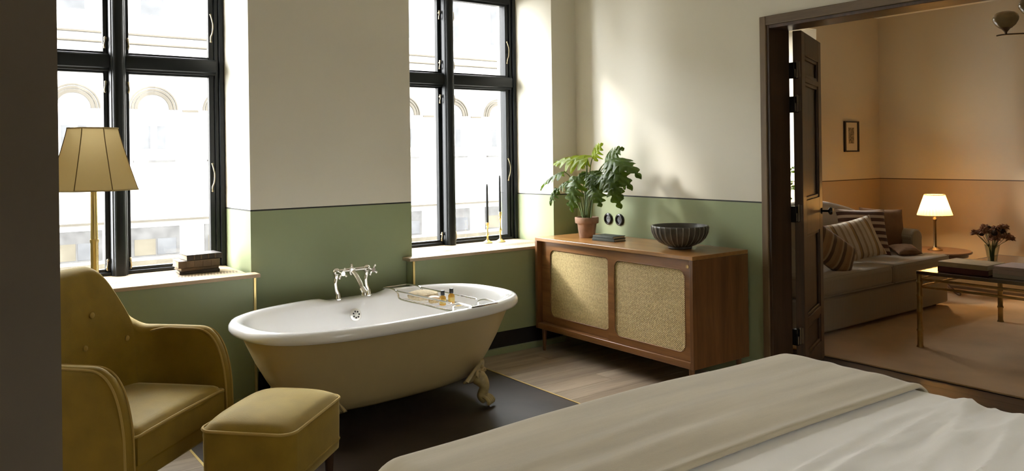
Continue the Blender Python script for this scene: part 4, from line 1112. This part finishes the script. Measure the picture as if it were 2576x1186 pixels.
# coffee table
KX0, KX1, KY0, KY1, KZ = 5.945, 7.36, 1.75, 2.965, .585
ct = thing('coffee_table', 'gilt metal coffee table with dark glass top', 'coffee table', ((KX0+KX1)/2, (KY0+KY1)/2, .013))
box('glass_top', 'tabletop', ct, (KX0+.012, KX1-.012, KY0+.012, KY1-.012, KZ-.010, KZ), bevel=.002)
rim_ = MB(); a = .011
for q in ((KX0, KX0+.014, KY0, KY1, KZ-.024, KZ+.001), (KX1-.014, KX1, KY0, KY1, KZ-.024, KZ+.001), (KX0+.014, KX1-.014, KY0, KY0+.014, KZ-.024, KZ+.001), (KX0+.014, KX1-.014, KY1-.014, KY1, KZ-.024, KZ+.001)): rim_.box(*q)
rim_.build('top_rim', 'silver', ct, bevel=.002)
for x in (KX0+.016, KX1-.016):
    for y_ in (KY0+.016, KY1-.016):
        pr = [(.027, .0132), (.024, .022), (.020, .03)]
        for zz_ in (.14, .28, .40, .50): pr += [(.020, zz_-.012), (.0245, zz_-.004), (.0245, zz_+.004), (.020, zz_+.012)]
        pr += [(.020, KZ-.03), (.022, KZ-.022)]
        MB().lathe(pr, (x, y_, 0), 14).build('leg', 'brassold', ct)
for z in (.525, .468):
    for x in (KX0+.016, KX1-.016): MB().tube([(x, KY0+.02, z), (x, KY1-.02, z)], .0095, 10).build('rail', 'brassold', ct)
    for y_ in (KY0+.016, KY1-.016): MB().tube([(KX0+.02, y_, z), (KX1-.02, y_, z)], .0095, 10).build('rail', 'brassold', ct)
zz = KZ+.0005
for h, c_, cv, lab in ((.042, (6.16, 2.675), 'bookburg', 'burgundy art book at the table corner under a tan one'), (.036, (6.155, 2.665), 'booktan', 'tan art book on top of the burgundy one on the coffee table')):
    book('art_book', lab, (c_[0], c_[1], zz), .27, .345, h, R(2) if cv == 'bookburg' else R(-2), cv, 'books on the coffee table', t=.004); zz += h+.0004
zz = KZ+.0005
for h, c_, cv, lab in ((.028, (6.17, 2.28), 'bookgrey', 'warm grey art book lowest in the right hand stack on the coffee table'), (.030, (6.165, 2.275), 'bookpink', 'dusty pink art book in the middle of the right hand stack'), (.024, (6.17, 2.27), 'bookpink', 'thin dusty pink art book on top of the right hand stack')):
    book('art_book', lab, (c_[0], c_[1], zz), .28, .38, h, R(1) if cv == 'bookgrey' else R(-1.5), cv, 'books on the coffee table', t=.004); zz += h+.0004
VX, VY, VZ = 6.75, 2.765, KZ+.0005
va_ = thing('flower_vase', 'clear glass vase of dusty pink flowers on the coffee table', 'vase', (VX, VY, VZ))
MB().lathe([(.028, 0), (.032, .004), (.036, .05), (.048, .11), (.055, .15), (.052, .15), (.044, .11), (.032, .05), (.026, .010), (.002, .008)], (VX, VY, VZ), 24).build('glass', 'vase', va_)
rn = random.Random(3)
for k in range(24):
    a = rn.random()*6.28; sp_r = .02+.11*rn.random(); hh = .20+.09*rn.random()-.25*max(0, sp_r-.09)
    tip = (VX+sp_r*math.cos(a), VY+sp_r*math.sin(a), VZ+hh)
    s_o = MB().tube(spline([(VX+.01*math.cos(a), VY+.01*math.sin(a), VZ+.014), (VX+.02*math.cos(a), VY+.02*math.sin(a), VZ+.12), tip], 4), .0018, 5).build('flower_stem', 'stem', va_)
    f = MB(); dark = k % 4 == 0
    if dark: f.ball(tip, .022, 10, 8)
    else:
        for j in range(20):
            an = j*2.4; el = -.35+1.5*(j/20)
            dv = Vector((math.cos(an)*math.cos(el), math.sin(an)*math.cos(el), math.sin(el)))
            f.tube([Vector(tip)+dv*.006, Vector(tip)+dv*.024, Vector(tip)+dv*.040+Vector((0, 0, -.006))], [.004, .0075, .0015], 5)
    f.build('flower', 'petald' if dark else 'petal', s_o)
tr_ = thing('brass_dish', 'shallow brass dish with small dried fruits at the right edge', 'dish', (7.02, 2.47, KZ+.0005))
MB().lathe([(.05, 0), (.07, .004), (.15, .022), (.155, .026), (.148, .026), (.07, .009), (.004, .007)], (7.02, 2.47, KZ+.0005), 32).build('dish', 'brassold', tr_)
for k in range(5):
    a = k*1.25; q = MB().ball((7.02+.055*math.cos(a), 2.47+.055*math.sin(a), KZ+.033), .026, 10, 8).build('dried_fruit', 'petal' if k % 2 else 'darkwood', at=(7.02+.055*math.cos(a), 2.47+.055*math.sin(a), KZ+.008))
    tag(q, 'small %s dried fruit in the brass dish, %s' % ('pink' if k % 2 else 'brown', ('nearest the far wall', 'toward the sofa on the far side', 'nearest the doorway', 'toward the window side near the doorway', 'farthest from the sofa')[k]), 'fruit', 'dried fruits in the brass dish')

# picture and chandelier
pc = thing('framed_picture', 'small etching in a thin black frame on the sitting room wall', 'picture', (8.381, YW, 1.655))
PX0, PX1, PZ0, PZ1 = 8.233, 8.529, 1.481, 1.828
fr = MB(); fr.box(PX0, PX0+.028, YW-.022, YW-.001, PZ0, PZ1); fr.box(PX1-.028, PX1, YW-.022, YW-.001, PZ0, PZ1); fr.box(PX0+.028, PX1-.028, YW-.022, YW-.001, PZ0, PZ0+.015); fr.box(PX0+.028, PX1-.028, YW-.022, YW-.001, PZ1-.015, PZ1)
fr.build('frame', 'picframe', pc, bevel=.002)
mo = box('mount', 'mat', pc, (PX0+.02, PX1-.02, YW-.010, YW-.003, PZ0+.01, PZ1-.01))
box('etching', 'print_', mo, (PX0+.09, PX1-.095, YW-.0115, YW-.0098, PZ0+.095, PZ1-.072))
HX, HY = 6.5, 2.08
chd = thing('chandelier', 'metal arm chandelier with acorn shaped amber glass shades', 'chandelier', (HX, HY, ZC))
MB().lathe([(.055, ZC-.03), (.06, ZC-.002)], (HX, HY, 0), 18).build('ceiling_rose', 'silver', chd)
MB().lathe([(.009, 2.36), (.009, ZC-.03)], (HX, HY, 0), 10).build('rod', 'silver', chd)
MB().lathe([(.004, 2.27), (.018, 2.28), (.03, 2.32), (.018, 2.36), (.012, 2.40)], (HX, HY, 0), 16).build('hub', 'silver', chd)
for k in range(5):
    a = R((88, 166, 238, 310, 22)[k]); ex, ey = HX+.475*math.cos(a), HY+.475*math.sin(a)
    arm_ = MB().tube(spline([(HX, HY, 2.33), (HX+.15*math.cos(a), HY+.15*math.sin(a), 2.32), (HX+.30*math.cos(a), HY+.30*math.sin(a), 2.343), (ex, ey, 2.358), (HX+.54*math.cos(a), HY+.54*math.sin(a), 2.356)], 5), .0055, 8).build('arm', 'silver', chd)
    MB().lathe([(.009, 2.356), (.009, 2.372), (.012, 2.378), (.030, 2.400), (.045, 2.408)], (ex, ey, 0), 16).build('cup', 'silver', arm_)
    # acorn shade tilted outward
    s = MB(); s.lathe([(.040, 0), (.066, .022), (.085, .055), (.088, .075), (.081, .098), (.064, .115), (.042, .124), (.012, .129), (.002, .130)], (0, 0, 0), 24)
    s.v = [(ex+v[0], ey+v[1], 2.406+v[2]) for v in s.v]; s.build('glass_shade', 'acorn', arm_)
# plant on the sitting room sill
gp = thing('sill_plant', 'leafy plant in a white pot seen through the gap beside the door', 'plant', (7.42, 5.06, .7912))
MB().lathe([(.05, 0), (.055, .004), (.068, .10), (.066, .11), (.058, .10)], (7.42, 5.06, .7912), 20).build('pot', 'enamel', gp)
MB().lathe([(.062, .085), (.03, .095), (.003, .096)], (7.42, 5.06, .7912), 16).build('soil', 'soil', gp)
for k in range(16):
    a = k*2.4; r_ = .03+.13*((k*7) % 10)/10; z = .98+.36*((k*3) % 16)/16
    B_ = (7.42+r_*.4*math.cos(a), 5.06+r_*.4*math.sin(a), z); T_ = (7.42+r_*1.2*math.cos(a), 5.06+r_*1.2*math.sin(a), z+.02)
    s_o = MB().tube(spline([(7.42, 5.06, .875), (7.42+r_*.1*math.cos(a), 5.06+r_*.1*math.sin(a), (.875+z)/2), B_], 4), .0025, 5).build('stem', 'stem', gp)
    leaf_mesh(B_, T_, .035, (0, 0, 1), 2.5, .12, .2, .3, k).build('leaf', 'leaf', s_o)

# ------------------------------------------------------------------ across the street
YB = 24.0
bd = thing('building', 'pale building with arched windows across the street', 'building', (12, YB, -4))
box('facade_wall', 'facade', bd, (-14, 48, YB, YB+.5, -4, 8.6), smooth=False)
box('cornice', 'facade', bd, (-14, 48, YB-.5, YB, 8.3, 8.7), smooth=False)
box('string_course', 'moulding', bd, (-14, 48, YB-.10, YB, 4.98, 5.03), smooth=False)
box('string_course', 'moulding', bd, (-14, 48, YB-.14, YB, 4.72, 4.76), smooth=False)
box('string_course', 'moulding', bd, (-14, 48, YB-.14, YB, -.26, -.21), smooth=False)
box('plinth', 'ochrestone', bd, (-14, 48, YB-.05, YB, -4, -1.35), smooth=False)
def arch_poly(cx_, r, zs, zb, n=14):
    return [(cx_+r, zb)]+[(cx_+r*math.cos(math.pi*k/n), zs+r*math.sin(math.pi*k/n)) for k in range(n+1)]+[(cx_-r, zb)]
for k in range(-2, 12):
    cx_ = 5.04+2.0*k
    wn = MB().prism(arch_poly(cx_, .40, 2.86, 1.62), 1, YB-.02, YB).build('arched_window', 'facade', bd, smooth=False)
    am = MB()
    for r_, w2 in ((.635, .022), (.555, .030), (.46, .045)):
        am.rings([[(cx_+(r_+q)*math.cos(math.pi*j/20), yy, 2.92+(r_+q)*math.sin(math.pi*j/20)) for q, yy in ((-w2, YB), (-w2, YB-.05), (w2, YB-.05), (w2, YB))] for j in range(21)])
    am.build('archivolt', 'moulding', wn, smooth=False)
    for dx in (-.20, .20): box('pane', 'facglass', wn, (cx_+dx-.11, cx_+dx+.11, YB-.03, YB-.02, 1.80, 2.45), smooth=False)
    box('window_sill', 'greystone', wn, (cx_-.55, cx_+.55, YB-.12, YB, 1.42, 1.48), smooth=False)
    up_ = MB().box(cx_-.38, cx_+.38, YB-.02, YB, 5.5, 7.2).build('upper_window', 'facade', bd, smooth=False)
    box('pane', 'facglass', up_, (cx_-.30, cx_+.30, YB-.03, YB-.02, 5.6, 7.1), smooth=False)
    lw = MB().box(cx_-.65, cx_+.65, YB-.06, YB, -1.25, -.42).build('lower_window', 'greystone', bd, smooth=False)
    box('pane', 'ochrestone', lw, (cx_-.55, cx_+.0, YB-.07, YB-.06, -1.2, -.75), smooth=False)
    box('pane', 'facglass', lw, (cx_+.05, cx_+.55, YB-.07, YB-.06, -1.2, -.75), smooth=False)
    pq = MB().box(cx_+.78, cx_+1.22, YB-.04, YB, 2.86, 2.92).build('plaque', 'moulding', bd, smooth=False)
cb = struct('wall_sky_blocker', [(-16, 20, -11.5, -11, -4, 6.2)], 'facade', 'unseen plain wall added across the courtyard to block low sky light', 'wall')  # unseen wall added to cut the fill through the rear window
for k in range(6): box('window', 'facglass', cb, (-8+k*3.5, -6.6+k*3.5, -11.02, -10.99, 1.2, 3.2), smooth=False)
struct('ground_courtyard', [(-30, 40, -11, -2.05, -4.2, -4.0)], 'street', 'paved courtyard behind the bedroom', 'street')
struct('ground_street', [(-40, 60, YO+.05, YB, -4.2, -4.0)], 'street', 'pale street surface between the buildings', 'street')
